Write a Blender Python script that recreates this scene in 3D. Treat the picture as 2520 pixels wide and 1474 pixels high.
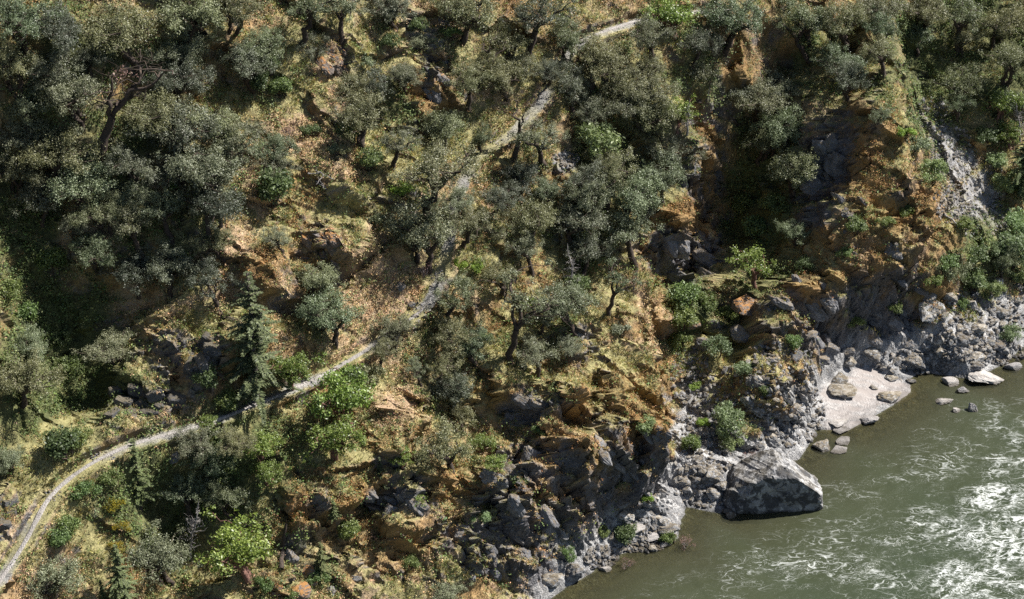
import bpy, math, random
import numpy as np
from mathutils import Vector, Matrix
R = math.radians
rng = np.random.default_rng(7)
random.seed(7)
scene = bpy.context.scene
for o in list(bpy.data.objects):
    bpy.data.objects.remove(o)
col = scene.collection

# ---------------------------------------------------------------- camera
PITCH, TF = R(33.0), math.tan(R(13.0))
AX_BOTTOM = 130.0                                   # metres along the axis to the shore at the bottom edge
F_ = np.array([0, math.cos(PITCH), -math.sin(PITCH)])
U_ = np.array([0, math.sin(PITCH), math.cos(PITCH)])
R_ = np.array([1.0, 0, 0])
def ray(fx, fy):                                    # picture position (2520 x 1474 grid) -> view ray
    x = (np.asarray(fx, float) - 1260) / 1260 * TF
    y = -(np.asarray(fy, float) - 737) / 1260 * TF
    return F_ + x[..., None] * R_ + y[..., None] * U_
d0 = ray(1354, 1474)
CAM_H = AX_BOTTOM * -d0[2]
CAM = np.array([0, 0, CAM_H])
cam_d = bpy.data.cameras.new("camera"); cam = bpy.data.objects.new("camera", cam_d); col.objects.link(cam)
cam_d.sensor_width = 36; cam_d.lens = 18 / TF; cam_d.clip_end = 2000; cam_d.clip_start = 1
cam.location = CAM; cam.rotation_euler = (math.pi / 2 - PITCH, 0, 0)
scene.camera = cam

# ---------------------------------------------------------------- light
SUN_EL = R(50); SUN_H = np.array([0.92, 0.38]); SUN_H = SUN_H / np.linalg.norm(SUN_H)
to_sun = Vector((SUN_H[0] * math.cos(SUN_EL), SUN_H[1] * math.cos(SUN_EL), math.sin(SUN_EL)))
sd = bpy.data.lights.new("sun", 'SUN'); sun = bpy.data.objects.new("sun", sd); col.objects.link(sun)
sd.energy = 5.0; sd.angle = R(0.53); sd.color = (1.0, 0.965, 0.905)
sun.rotation_euler = to_sun.to_track_quat('Z', 'Y').to_euler(); sun.location = (60, 60, 160)
world = bpy.data.worlds.new("World"); scene.world = world; world.use_nodes = True
wn = world.node_tree; wn.nodes.clear()
sky = wn.nodes.new('ShaderNodeTexSky'); sky.sky_type = 'NISHITA'; sky.sun_disc = False
sky.sun_elevation = SUN_EL; sky.sun_rotation = math.atan2(SUN_H[0], SUN_H[1])
bg = wn.nodes.new('ShaderNodeBackground'); bg.inputs[1].default_value = 0.05
wo = wn.nodes.new('ShaderNodeOutputWorld')
wn.links.new(sky.outputs[0], bg.inputs[0]); wn.links.new(bg.outputs[0], wo.inputs[0])
scene.view_settings.view_transform = 'Standard'; scene.view_settings.look = 'None'
scene.view_settings.exposure = 1.2; scene.view_settings.gamma = 1.0
scene.cycles.max_bounces = 5; scene.cycles.diffuse_bounces = 3; scene.cycles.glossy_bounces = 2
scene.cycles.transparent_max_bounces = 6; scene.cycles.transmission_bounces = 2
scene.cycles.caustics_reflective = False; scene.cycles.caustics_refractive = False
scene.cycles.use_denoising = False
scene.cycles.sample_clamp_indirect = 2.0; scene.cycles.sample_clamp_direct = 2.0

# ---------------------------------------------------------------- helpers
def mesh_obj(name, V, faces, mat, parent=None, smooth=False, link=True):
    """faces: (N,k) array or list of such arrays (k = 3 or 4)"""
    me = mesh_data(name, V, faces, mat, smooth)
    o = bpy.data.objects.new(name, me)
    if link: col.objects.link(o)
    if parent is not None: o.parent = parent
    return o
def mesh_data(name, V, faces, mat, smooth=False):
    V = np.ascontiguousarray(V, dtype=np.float32)
    if not isinstance(faces, list): faces = [faces]
    faces = [np.asarray(f, dtype=np.int32) for f in faces if len(f)]
    me = bpy.data.meshes.new(name)
    me.vertices.add(len(V)); me.vertices.foreach_set("co", V.ravel())
    idx = np.concatenate([f.ravel() for f in faces])
    tot = np.concatenate([np.full(len(f), f.shape[1], np.int32) for f in faces])
    st = np.concatenate([[0], np.cumsum(tot)[:-1]]).astype(np.int32)
    me.loops.add(len(idx)); me.loops.foreach_set("vertex_index", idx)
    me.polygons.add(len(tot)); me.polygons.foreach_set("loop_start", st); me.polygons.foreach_set("loop_total", tot)
    me.polygons.foreach_set("use_smooth", np.full(len(tot), bool(smooth)))
    me.update(calc_edges=True)
    if mat is not None: me.materials.append(mat)
    return me
def set_color(me, name, C):
    C = np.asarray(C, np.float32)
    if C.shape[1] == 3: C = np.concatenate([C, np.ones((len(C), 1), np.float32)], 1)
    at = me.color_attributes.new(name, 'FLOAT_COLOR', 'POINT'); at.data.foreach_set("color", C.ravel())
def set_float(me, name, f):
    at = me.attributes.new(name, 'FLOAT', 'POINT'); at.data.foreach_set("value", np.asarray(f, np.float32))
def tag(o, label=None, cat=None, group=None, kind=None):
    if label: o["label"] = label
    if cat: o["category"] = cat
    if group: o["group"] = group
    if kind: o["kind"] = kind
    return o
def empty(name, loc=(0, 0, 0), rz=0.0, s=1.0):
    o = bpy.data.objects.new(name, None); col.objects.link(o)
    o.location = loc; o.rotation_euler = (0, 0, rz); o.scale = (s, s, s); o.empty_display_size = 0.2
    return o

# numpy noise ------------------------------------------------------------
def _h(ix, iy, iz, seed):
    n = (ix.astype(np.int64) * 374761393 + iy.astype(np.int64) * 668265263 + iz * 2147483647 + seed * 1274126177) & 0xFFFFFFFF
    n = ((n ^ (n >> 13)) * 1274126177) & 0xFFFFFFFF
    n = ((n ^ (n >> 16)) * 2246822519) & 0xFFFFFFFF
    return ((n ^ (n >> 15)) & 0xFFFFFF) / float(0xFFFFFF)
def vnoise(x, y, seed=0):                            # -1..1
    ix = np.floor(x); iy = np.floor(y); fx = x - ix; fy = y - iy
    fx = fx * fx * fx * (fx * (fx * 6 - 15) + 10); fy = fy * fy * fy * (fy * (fy * 6 - 15) + 10)
    a = _h(ix, iy, 0, seed); b = _h(ix + 1, iy, 0, seed); c = _h(ix, iy + 1, 0, seed); d = _h(ix + 1, iy + 1, 0, seed)
    return ((a * (1 - fx) + b * fx) * (1 - fy) + (c * (1 - fx) + d * fx) * fy) * 2 - 1
def fbm(x, y, seed=0, octv=4, gain=0.5, rot=0.6):
    s = 0; a = 1; t = 0; c, sn = math.cos(rot), math.sin(rot)
    for k in range(octv):
        s = s + a * vnoise(x, y, seed + k * 17); t += a; a *= gain
        x, y = (x * c - y * sn) * 2.03 + 11.3, (x * sn + y * c) * 2.03 + 4.7
    return s / t
def facet(x, y, seed=0, slope=0.7, step=1.0):        # blocky planar facets, with crack distance
    ix = np.floor(x); iy = np.floor(y)
    best = np.full(x.shape, 9.0); sec = np.full(x.shape, 9.0); val = np.zeros(x.shape)
    for dx in (-1, 0, 1):
        for dy in (-1, 0, 1):
            cx, cy = ix + dx, iy + dy
            px = cx + 0.1 + 0.8 * _h(cx, cy, 1, seed); py = cy + 0.1 + 0.8 * _h(cx, cy, 2, seed)
            ddx, ddy = x - px, y - py; d = ddx * ddx + ddy * ddy
            v = step * (_h(cx, cy, 3, seed) - 0.5) + slope * ((_h(cx, cy, 4, seed) - .5) * ddx + (_h(cx, cy, 5, seed) - .5) * ddy) * 2
            m = d < best
            sec = np.where(m, best, np.minimum(sec, d)); val = np.where(m, v, val); best = np.where(m, d, best)
    return val, np.sqrt(sec) - np.sqrt(best)
def sstep(a, b, x):
    t = np.clip((x - a) / (b - a), 0, 1); return t * t * (3 - 2 * t)

# node helpers -----------------------------------------------------------
class NT:
    def __init__(s, name):
        s.m = bpy.data.materials.new(name); s.m.use_nodes = True; s.t = s.m.node_tree; s.t.nodes.clear()
        s.out = s.n('ShaderNodeOutputMaterial')
    def n(s, typ, **kw):
        nd = s.t.nodes.new(typ)
        for k, v in kw.items():
            if k.startswith('i_'):
                key = k[2:]; nd.inputs[int(key) if key.isdigit() else key.replace('_', ' ')].default_value = v
            else: setattr(nd, k, v)
        return nd
    def l(s, a, b): s.t.links.new(a, b)
    def ramp(s, fac, stops):
        r = s.n('ShaderNodeValToRGB'); e = r.color_ramp.elements
        while len(e) < len(stops): e.new(0.5)
        for el, (p, c) in zip(e, stops):
            el.position = p; el.color = c if len(c) == 4 else (*c, 1)
        s.l(fac, r.inputs[0]); return r.outputs[0]
    def mix(s, fac, a, b, mode='MIX'):
        m = s.n('ShaderNodeMix', data_type='RGBA', blend_type=mode)
        for sock, v in ((m.inputs[0], fac), (m.inputs[6], a), (m.inputs[7], b)):
            if hasattr(v, 'links'): s.l(v, sock)
            elif isinstance(v, (int, float)): sock.default_value = v
            else: sock.default_value = (*v, 1)
        return m.outputs[2]
    def math(s, op, a, b=None, c=None, clamp=False):
        m = s.n('ShaderNodeMath', operation=op, use_clamp=clamp)
        for i, v in enumerate((a, b, c)):
            if v is None: continue
            if hasattr(v, 'links'): s.l(v, m.inputs[i])
            else: m.inputs[i].default_value = v
        return m.outputs[0]
    def noise(s, scale, detail=3, rough=0.55, vec=None, dist=0.0):
        nd = s.n('ShaderNodeTexNoise', i_Scale=scale, i_Detail=detail, i_Roughness=rough, i_Distortion=dist)
        if vec is not None: s.l(vec, nd.inputs['Vector'])
        return nd.outputs[0]
    def pos(s): return s.n('ShaderNodeNewGeometry').outputs['Position']
    def objco(s): return s.n('ShaderNodeTexCoord').outputs['Object']
# ================================================================ TERRAIN
SL = R(46); TAN = math.tan(SL)
S0 = CAM + d0 * AX_BOTTOM
_d1 = ray(2520, 824); S1 = CAM + _d1 * (CAM_H / -_d1[2])
T_ = (S1 - S0) / np.linalg.norm(S1 - S0)             # along the shore, away from the viewer
NH = np.array([T_[1], -T_[0], 0])                    # towards the river
N_ = NH * math.sin(SL) + np.array([0, 0, 1.0]) * math.cos(SL)
E_ = -NH * math.cos(SL) + np.array([0, 0, 1.0]) * math.sin(SL)
def hit_plane(fx, fy, h=0.0):                        # -> (along, up-slope) on the hill plane lifted by h
    d = ray(fx, fy); k = (np.dot(S0 - CAM, N_) + h) / (d @ N_); P = CAM + k[..., None] * d
    return (P - S0) @ T_, (P - S0) @ E_
def hit_level(fx, fy, z=0.0):
    d = ray(fx, fy); k = (z - CAM_H) / d[..., 2]; return CAM + k[..., None] * d
def project(P):                                      # world -> picture grid
    q = P - CAM; w = q @ F_; return 1260 + (q @ R_) / w / TF * 1260, 737 - (q @ U_) / w / TF * 1260, w
def px_m(depth): return 1260 / TF / depth            # picture units per metre

# shore line and the foot of the slope (picture position, height)
shore_px = [(1354,1474),(1430,1425),(1485,1385),(1530,1358),(1610,1338),(1668,1325),(1672,1290),(1690,1248),(1770,1262),(1830,1225),
            (1900,1150),(1965,1130),(1990,1100),(2003,1056),(2085,1058),(2145,1028),(2195,998),(2240,965),(2238,932),(2265,914),(2335,925),(2400,935),(2460,900),(2530,845)]
foot_px = [(1690,1240,.1),(1830,1215,.2),(1960,1122,.3),(1998,1046,.3),(2012,985,.5),(2030,925,.8),(2100,880,1.0),(2180,862,1.3),(2262,850,1.6),(2330,775,3.6),(2420,715,4.6),(2530,645,6.0)]
def ax_of(P): return (P - S0) @ T_, (P - S0) @ (-NH)
sh = np.array([ax_of(hit_level(x, y)) for x, y in shore_px]); sh = sh[np.argsort(sh[:, 0])]
ft = np.array([(*ax_of(hit_level(x, y, z)), z) for x, y, z in foot_px]); ft = ft[np.argsort(ft[:, 0])]

def axis(lo, hi, step, far_lo, far_hi):
    mid = np.arange(lo, hi, step); out = [mid]; x, s = lo, step; left = []
    while x > far_lo: s *= 1.13; x -= s; left.append(x)
    x, s = hi, step; right = []
    while x < far_hi: s *= 1.13; right.append(x); x += s
    return np.concatenate([np.array(left[::-1]), mid, np.array(right)])
ca, cb = hit_plane(np.array([0, 2520, 0, 2520, 1260.]), np.array([0, 0, 1474, 1474, 1474.]))
GA = axis(ca[[0, 2]].min() - 3, ca[[1, 3]].max() + 1, 0.13, -190, 260)
GB = axis(-9.0, cb[:2].max() + 5, 0.13, -60, 170)
A, B = np.meshgrid(GA, GB, indexing='ij')

def poly_dist(pa, pb, A, B):
    """distance, signed side (right positive) and parameter along a polyline"""
    best = np.full(A.shape, 1e9); side = np.zeros(A.shape); tt = np.zeros(A.shape); acc = 0
    for i in range(len(pa) - 1):
        ux, uy = pa[i+1] - pa[i], pb[i+1] - pb[i]; L = math.hypot(ux, uy); ux /= L; uy /= L
        qx, qy = A - pa[i], B - pb[i]; t = np.clip(qx * ux + qy * uy, 0, L)
        ex, ey = qx - t * ux, qy - t * uy; d = np.hypot(ex, ey); m = d < best
        best = np.where(m, d, best); side = np.where(m, np.sign(ux * qy - uy * qx), side); tt = np.where(m, acc + t, tt); acc += L
    return best, -side, tt / acc
HG = np.zeros(A.shape)
def ridge(pts, H, wl, wr, ends=0.12, href=None):
    """pts: picture positions of the crest; wl / wr: width on the left / right of travel, metres"""
    global HG
    pts = np.array(pts, float); dx_, dy_ = pts[-1] - pts[0]
    if abs(dy_) > abs(dx_) and dy_ > 0: wl, wr = wr, wl          # drawn downwards: right of travel is the picture's left
    a, b = hit_plane(pts[:, 0], pts[:, 1], H if href is None else href)
    x0, x1 = a.min() - 3 * max(wl, wr), a.max() + 3 * max(wl, wr); y0, y1 = b.min() - 3 * max(wl, wr), b.max() + 3 * max(wl, wr)
    i0, i1 = np.searchsorted(GA, [x0, x1]); j0, j1 = np.searchsorted(GB, [y0, y1])
    As, Bs = A[i0:i1, j0:j1], B[i0:i1, j0:j1]
    As2 = As + .7 * fbm(As * .35, Bs * .35, 901, 3); Bs2 = Bs + .7 * fbm(As * .35, Bs * .35, 933, 3)
    d, s, t = poly_dist(a, b, As2, Bs2)
    w = np.where(s > 0, wr, wl)
    e = sstep(0, ends, t) * sstep(0, ends, 1 - t) if ends > 0 else 1.0
    HG[i0:i1, j0:j1] += H * np.exp(-(d / w) ** 2) * (0.35 + 0.65 * e)
def bump(x, y, rx, ry, H):
    global HG
    a, b = hit_plane(np.float64(x), np.float64(y), H)
    HG += H * np.exp(-((A - a) / rx) ** 2 - ((B - b) / ry) ** 2)

# --- buttresses (sharp edge on one side) and gullies
# lower buttress, its edge drops to the talus gully on the right
EDGE1 = [(1625,735),(1650,860),(1662,960),(1668,1080),(1652,1190),(1640,1260)]
ridge(EDGE1, 1.2, 4.0, .7, .05); ridge(EDGE1, -3.4, .7, 7.0, .05, 1.2); bump(1540, 1040, 5.0, 6.0, 1.2)
# upper buttress with the mossy dome and the cave under it
EDGE2 = [(1700,200),(1765,330),(1808,430),(1795,520),(1745,590)]
ridge(EDGE2, 2.0, 4.0, .9, .08); ridge(EDGE2, -3.2, .9, 5.0, .08, 2.0)
ridge([(1640,520),(1690,560),(1750,570)], 1.6, 1.6, .9, .2)
bump(1690, 660, 2.2, 2.0, -2.6); bump(1640, 640, 1.0, 2.5, -1.5)
# right buttress: shaded cliff on its left, sunlit slope on its right
EDGE3 = [(2165,100),(2125,200),(2095,290),(2098,400),(2070,470),(2000,545),(1985,610)]
ridge(EDGE3, 4.0, 1.3, 8.5, .06); ridge(EDGE3, -4.8, 6.0, 1.3, .06, 4.0)
bump(1890, 470, 3.2, 8.0, -2.6); bump(1860, 610, 3.0, 3.5, -2.2)
ridge([(1950,660),(2040,640),(2130,690),(2250,720)], 1.5, 3.0, 1.4, .1)
# talus chute and the shaded hollow at the top right
ridge([(2230,240),(2330,380),(2420,520),(2480,620)], -1.3, 2.2, 3.4, .05)
bump(2390, 60, 9, 4.5, -4.5); bump(2790, -40, 6.5, 8, 7.5); bump(2250, 160, 2.0, 4.0, -2.0)  # raised one: unseen, past the right edge, added to shade the hollow
# talus gully between the buttresses
ridge([(1850,640),(1790,780),(1740,900),(1735,1050),(1725,1180)], -1.0, 2.2, 3.2, .02)
ridge([(1880,850),(1930,960),(1990,1060)], 1.6, 2.2, 1.2, .1)
# shaded hollow and slabs on the left
bump(190, 900, 4.5, 6.5, -4.0); bump(30, 560, 4, 8, -2.8); bump(40, 380, 3, 4, -1.5)
ridge([(460,735),(415,815),(345,905),(300,1000),(270,1060)], 2.4, .6, 3.2, .05)
ridge([(575,800),(545,850),(500,930),(440,1020)], 2.0, .6, 3.5, .05)
bump(470, 900, 1.6, 2.6, -1.2)
ridge([(0,1190),(50,1210),(40,1290),(10,1350)], 1.6, 3.0, .5, .1)
# hollow with the overhang left of the centre
ridge([(590,640),(650,690),(720,705),(760,680)], 1.7, 3.0, .5, .1); bump(700, 760, 1.6, 1.6, -1.6)
ridge([(880,520),(900,590),(830,640)], 1.2, 2.5, .6, .1); ridge([(740,560),(790,600),(870,640)], 1.1, 2.5, .5, .1)
ridge([(1060,160),(1100,220),(1050,290)], 1.6, 1.8, .6, .1); bump(1040, 330, 1.2, 2.2, -1.8); bump(900, 300, 2, 2, -1.2)
ridge([(780,70),(840,150),(850,185)], 1.0, 2.5, .5, .1); ridge([(820,450),(900,480),(930,500)], 1.2, 2.5, .5, .1)
# lower left gully
ridge([(330,1080),(380,1200),(420,1330),(470,1470)], -2.8, 2.6, 3.5, .02)
# ledges and overhangs under the trail
ridge([(910,1130),(960,1120),(1000,1070),(1040,1010)], 1.7, 3.4, .5, .1)
ridge([(820,1270),(900,1190),(990,1170),(1110,1200)], 1.5, 2.8, .45, .1)
ridge([(700,1290),(820,1290),(880,1230)], 1.2, 2.5, .45, .1)
ridge([(1230,960),(1290,955),(1350,1000),(1345,1060)], 1.9, 3.2, .5, .1); bump(1310, 1085, 1.5, 1.0, -1.8)
ridge([(1215,1090),(1280,1100),(1350,1080),(1400,1100)], 1.3, .8, 1.8, .1); ridge([(1370,1080),(1400,1180),(1380,1260)], 1.2, .5, 2.0, .1)
ridge([(1250,1230),(1330,1300),(1350,1400)], 1.5, .6, 1.8, .1); ridge([(930,1300),(1020,1310),(1100,1300)], 1.0, 2.2, .5, .1)
ridge([(1470,940),(1560,1010),(1600,1100)], 1.0, 3.0, .5, .1); ridge([(1410,790),(1440,860),(1430,900)], 1.3, 1.8, .45, .1)
ridge([(1180,1380),(1260,1395),(1320,1440)], 1.0, 2.0, .45, .1)
ridge([(2130,755),(2215,770),(2240,815)], 2.0, 2.0, .7, .1); ridge([(2010,690),(2080,690),(2130,660)], 1.2, 2.0, .6, .1)
ridge([(2280,735),(2330,745),(2325,790)], 1.2, 1.6, .6, .1)
# ribs of rock: dark faces to the left, sunlit backs to the right
for q in ([(1360,1010),(1370,1100),(1345,1200),(1330,1290)], [(1480,1030),(1470,1120),(1440,1230),(1420,1320)], [(1580,1080),(1570,1160),(1540,1240)], [(1290,1120),(1275,1210),(1250,1300)], [(1180,1230),(1190,1310),(1170,1390)],
          [(2180,330),(2172,430),(2130,540)], [(2250,450),(2240,560),(2190,650)], [(2310,560),(2292,640),(2270,705)], [(2120,600),(2090,680),(2050,740)], [(1000,1190),(990,1260),(960,1330)], [(1960,680),(1930,750),(1900,820)]):
    ridge(q, .8 if q[0][0] > 2000 else 1.45, .7, 2.6, .15)
HG = np.clip(HG, -8, 9)

# --- rock and hummock relief
warpA = A + .5 * fbm(A * .4, B * .4, 5, 2); warpB = B + .5 * fbm(A * .4, B * .4, 6, 2)
ang = R(60)                                          # beds dip towards the right
sA = warpA * math.cos(ang) - warpB * math.sin(ang); sB = warpA * math.sin(ang) + warpB * math.cos(ang)
f1, c1 = facet(sA / 7.0, sB / 4.0, 21, .8, 1.0); f2, c2 = facet(sA / 2.6, sB / 1.2, 22, .8, 1.0)
fL, cL = facet(sA / 4.6, sB / 2.1, 27, .9, 1.0)
f3, c3 = facet(sA / .95, sB / .42, 23, .8, 1.0); f4, c4 = facet(sA / .42, sB / .24, 24, .7, 1.0)
big = fbm(A * .07, B * .07, 31, 4); mid = fbm(A * .3, B * .3, 32, 4); fine = fbm(A * 1.6, B * 1.6, 33, 4)
HN0 = 1.0 * big + .9 * f1
# --- first pass: where things are in the picture
TANB = math.tan(R(57))
X = B * math.cos(SL)
xs = np.interp(A, sh[:, 0], sh[:, 1]); xf = np.interp(A, ft[:, 0], ft[:, 1]); zf = np.interp(A, ft[:, 0], ft[:, 2])
xf = np.where(A < ft[0, 0], xs + .1, np.maximum(xf, xs + .1)); zf = np.where(A < ft[0, 0], .05, zf)
zplane = (X - xs * np.exp(-np.maximum(X, 0) / 9)) * TAN
zbank = np.where(X < xf, zf * (X - xs) / (xf - xs), zf + (X - xf) * TANB)
z0 = np.where(X < xs, np.maximum((X - xs) * .13, -2.5 - .01 * (xs - X)), np.minimum(zplane, zbank)); z0 = np.where((X >= xs) & (X < xf), np.minimum(z0, zbank), z0)
up = sstep(-.2, 5.0, X - xf)                          # how far on the slope proper
up_s = sstep(-.1, 1.2, X - xf)
def place(h):                                         # grid -> world
    return (S0 + A[..., None] * T_ + (X[..., None] - h[..., None] * math.sin(SL)) * (-NH) + (z0 + h * math.cos(SL))[..., None] * np.array([0, 0, 1.0]))
P1 = place((HG + HN0) * up)
PX, PY, PW = project(P1)
wx = PX + 26 * fbm(A * .35, B * .35, 61, 3); wy = PY + 26 * fbm(A * .35, B * .35, 62, 3)
def blob(*L):
    m = np.zeros(A.shape)
    for (x, y, rx, ry, w) in L:
        m = np.maximum(m, w * np.exp(-(((wx - x) / rx) ** 2 + ((wy - y) / ry) ** 2) ** 1.5))
    return m
rock_b = blob((2150,330,40,60,.7),(2230,480,40,40,.6),(2120,640,80,40,.7),(2200,680,80,40,.7),(860,1330,80,60,.5),(760,1330,60,60,.5),(970,1400,80,50,.5),(1295,1000,60,60,1),(1300,1180,95,100,1),(1250,1330,110,90,1),(1390,1140,40,90,.9),(1350,1390,60,60,.8),(980,1235,80,40,1),(960,1140,50,30,.9),
  (750,1230,70,40,.7),(1040,1000,40,40,.6),(840,150,35,60,.7),(1065,190,30,60,.9),(1045,90,40,40,.7),(1020,310,40,40,.6),(2050,400,65,110,1.1),(2010,540,50,60,1),(1745,280,40,50,.8),
  (1720,420,50,90,.9),(1690,640,90,70,1.1),(1650,600,30,80,.8),(2200,790,70,60,1.0),(2080,700,70,50,.8),(1960,700,100,60,.8),(2300,770,50,30,.8),(2060,850,60,60,.8),
  (400,880,40,90,.9),(500,880,60,70,1.1),(350,1010,100,60,1.1),(20,1260,40,70,1.0),(790,570,40,50,.8),(730,590,30,50,.5),(920,490,40,25,.7),(990,720,40,60,.7),(1020,740,20,30,.7),
  (1430,840,60,50,1.0),(1560,1060,90,90,.7),(1600,1180,60,90,.8),(1500,1130,80,70,.6),(1540,920,80,40,.3),(1380,400,40,30,.7),(300,830,60,40,.6),(190,820,40,60,.5),(2270,180,60,60,.6),(2150,260,30,60,.6),
  (2350,300,60,40,.5),(1900,420,60,60,.5),(1860,560,60,60,.6),(1430,75,40,30,.8),(1110,1330,60,60,.5),(900,1380,80,50,.6),(850,1300,60,40,.7),(1220,1220,40,60,.8),(1790,780,60,60,.4),(1450,1180,80,80,.6),(1990,790,80,50,.6),(2120,760,60,40,.6))
moss_b = blob((900,1340,170,90,.7),(760,1180,80,50,.5),(1560,960,110,70,.9),(1600,1040,70,120,.8),(1470,990,80,60,.7),(1690,520,60,60,1.0),(1740,420,30,100,.9),(1730,300,30,60,.8),(2150,420,80,120,.9),(2230,560,110,120,.9),(2170,640,150,80,.8),
  (2030,680,120,50,.8),(2290,690,80,60,.7),(640,640,60,60,.9),(700,600,60,60,.5),(800,620,50,50,.6),(1050,230,50,60,.9),(1380,440,50,40,.9),(1060,1060,80,50,.6),(900,1240,90,80,.7),(1100,1180,80,70,.8),
  (1400,1130,90,110,.7),(1220,960,60,60,.7),(950,1040,80,70,.3),(2110,230,40,80,.9),(1640,700,50,60,.6),(1560,800,90,60,.5),(740,1260,60,60,.9),(1810,140,30,80,.9),(800,90,60,50,.5),(400,780,60,50,.6),
  (2120,540,70,60,.8),(2020,590,60,60,.8),(1960,640,60,30,.9),(300,1430,60,60,.6),(560,930,60,60,.5),(1300,1270,60,90,.5),(430,930,40,60,.7),(1250,840,40,60,.4),(1350,900,50,50,.5),(60,120,40,30,.6),(720,90,50,40,.4))
tan_b = blob((860,600,120,70,.8),(950,720,90,90,1.0),(920,640,80,60,.9),(760,360,90,50,.8),(820,420,80,40,.8),(960,1010,80,60,.9),(1000,950,60,40,.8),(1120,640,60,40,.6),(640,470,50,60,.8),(560,590,60,50,.8),
  (1560,850,80,30,.8),(800,130,50,70,.6),(870,880,70,40,.7),(700,300,60,40,.6),(1300,880,50,50,.5),(180,560,50,50,.6),(1100,900,80,60,.4),(1600,760,60,50,.5),(2200,470,60,80,.4),(2150,600,90,50,.5),(1230,250,50,40,.4))
grass_b = blob((720,190,70,90,1.1),(770,90,50,60,.9),(900,160,60,90,1.0),(880,60,60,50,.7),(1190,260,60,40,1.0),(1170,360,50,60,.8),(1010,390,60,40,.7),(880,500,80,50,1.0),(900,590,60,40,.6),(960,430,60,30,.8),
  (120,1180,110,80,1.1),(180,1290,90,100,1.1),(240,1380,60,70,.7),(60,1380,60,60,.6),(480,800,60,40,1.1),(1150,650,70,50,.9),(1010,780,50,30,.6),(830,890,80,30,.9),(620,1000,80,30,.7),(1540,855,70,25,1.0),
  (1240,880,60,60,.4),(1790,870,80,80,.9),(1750,930,60,60,.6),(420,960,40,40,.6),(620,800,50,60,.4),(1200,60,50,60,.6),(1230,130,40,50,.7),(1350,230,30,60,.6),(1100,1400,60,30,.9),(980,1455,90,25,1.0),(520,90,40,90,.8),(540,200,40,60,.6),(1300,160,40,60,.5),(2420,720,60,50,.5),(1560,700,60,60,.4))
talus_b = blob((2440,530,60,60,1.2),(2320,330,60,60,1.2),(2460,590,40,40,.9),(2300,280,60,50,1.0),(2350,400,70,90,1.3),(2410,480,80,80,1.3),(2340,510,50,50,1.0),(2260,260,40,40,.8),(1690,900,40,70,.9),(1730,1100,80,150,1.0),(1720,1000,60,80,.9),(2420,780,120,70,.9),(2350,840,120,40,.9),(1750,1200,90,60,1.2),(1140,570,40,50,.5),(1390,395,40,20,1.0))
sand_b = blob((2215,962,45,32,1.6),(2060,1040,60,26,1.5),(2185,955,48,34,1.6),(2160,975,50,28,1.5),(2120,1005,60,34,1.4),(2090,985,95,75,1.6),(2130,930,70,45,1.3),(2290,905,70,22,1.3),(2030,1030,45,30,1.2),(2480,880,60,25,1.0))
green_b = blob((800,1350,170,120,.45),(880,1180,80,60,.4),(150,900,200,220,1.2),(60,560,140,300,.9),(60,300,120,200,.7),(400,1250,160,200,1.0),(1880,480,110,260,1.2),(2380,130,260,230,1.0),(2440,600,110,120,1.0),(1690,760,60,110,1.1),(1760,830,90,80,.7),(1600,200,250,200,.6),
  (1480,450,150,150,.5),(1560,560,90,80,.4),(330,450,260,300,.55),(200,120,300,150,.7),(600,1150,150,200,.9),(1050,870,80,130,.5),(1000,270,60,100,.6),(1450,620,110,80,.6),(650,300,60,80,.5),(620,900,100,100,.6),(2000,150,150,150,.7),(1150,130,80,80,.4),(1380,820,50,80,.5))
# rock relief amount
crag_b = blob((1320,1220,180,150,1),(1200,1350,120,80,1),(1560,1120,100,130,.8),(2170,760,170,80,.9),(1970,700,110,70,.8),(2060,440,90,140,1),(1690,620,90,80,1),(1010,1200,130,60,.9),(1420,1000,100,80,.7),(1740,440,50,110,.8),(2120,200,50,90,.8),(400,930,120,110,.9),(1930,1000,90,90,.9),(780,1250,90,60,.7),(800,590,80,60,.6),(1060,180,50,90,.7),(2230,560,110,110,.55),(1990,820,70,50,.7),(1600,1200,70,80,.9))
rockw = np.clip(rock_b + .6 * crag_b + .35 * sstep(.1, .5, f1 * .5 + mid) + .5 * moss_b, 0, 1)
low = sstep(6.5, 1.0, P1[..., 2]) * sstep(-1, .3, P1[..., 2])      # water-worn rim
rockw = np.maximum(rockw, .9 * low * (wx > 1250)); rockw = np.where(sand_b > .5, 0, rockw * (1 - .45 * (X < xf))) * (1 - .75 * np.clip(talus_b, 0, 1)) * (1 - .5 * np.clip(grass_b, 0, 1))
relief = rockw * (.72 + .6 * crag_b) * (.95 * f2 + .28 * f3 + .12 * f4 + .08 * fine - .30 * np.exp(-c2 / .05) - .16 * np.exp(-c3 / .06)) \
       + (1 - rockw) * (.45 * mid + .13 * fine + .10 * f3 * (rockw + .3)) \
       + .35 * f2 * (1 - rockw) * .6 + crag_b * (1.15 * fL - .35 * np.exp(-cL / .05))
bank = sstep(xs - .5, xs + 1.5, X)
hum = np.clip(sand_b, 0, 1)
HT = HG * up + HN0 * up * (1 - .8 * hum) + relief * (.25 + .75 * up_s) * (1 - .97 * sstep(.3, .8, hum)) * (.3 + .7 * bank)
HT = np.where((X > xs - 8), HT, HT * .3)

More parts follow.
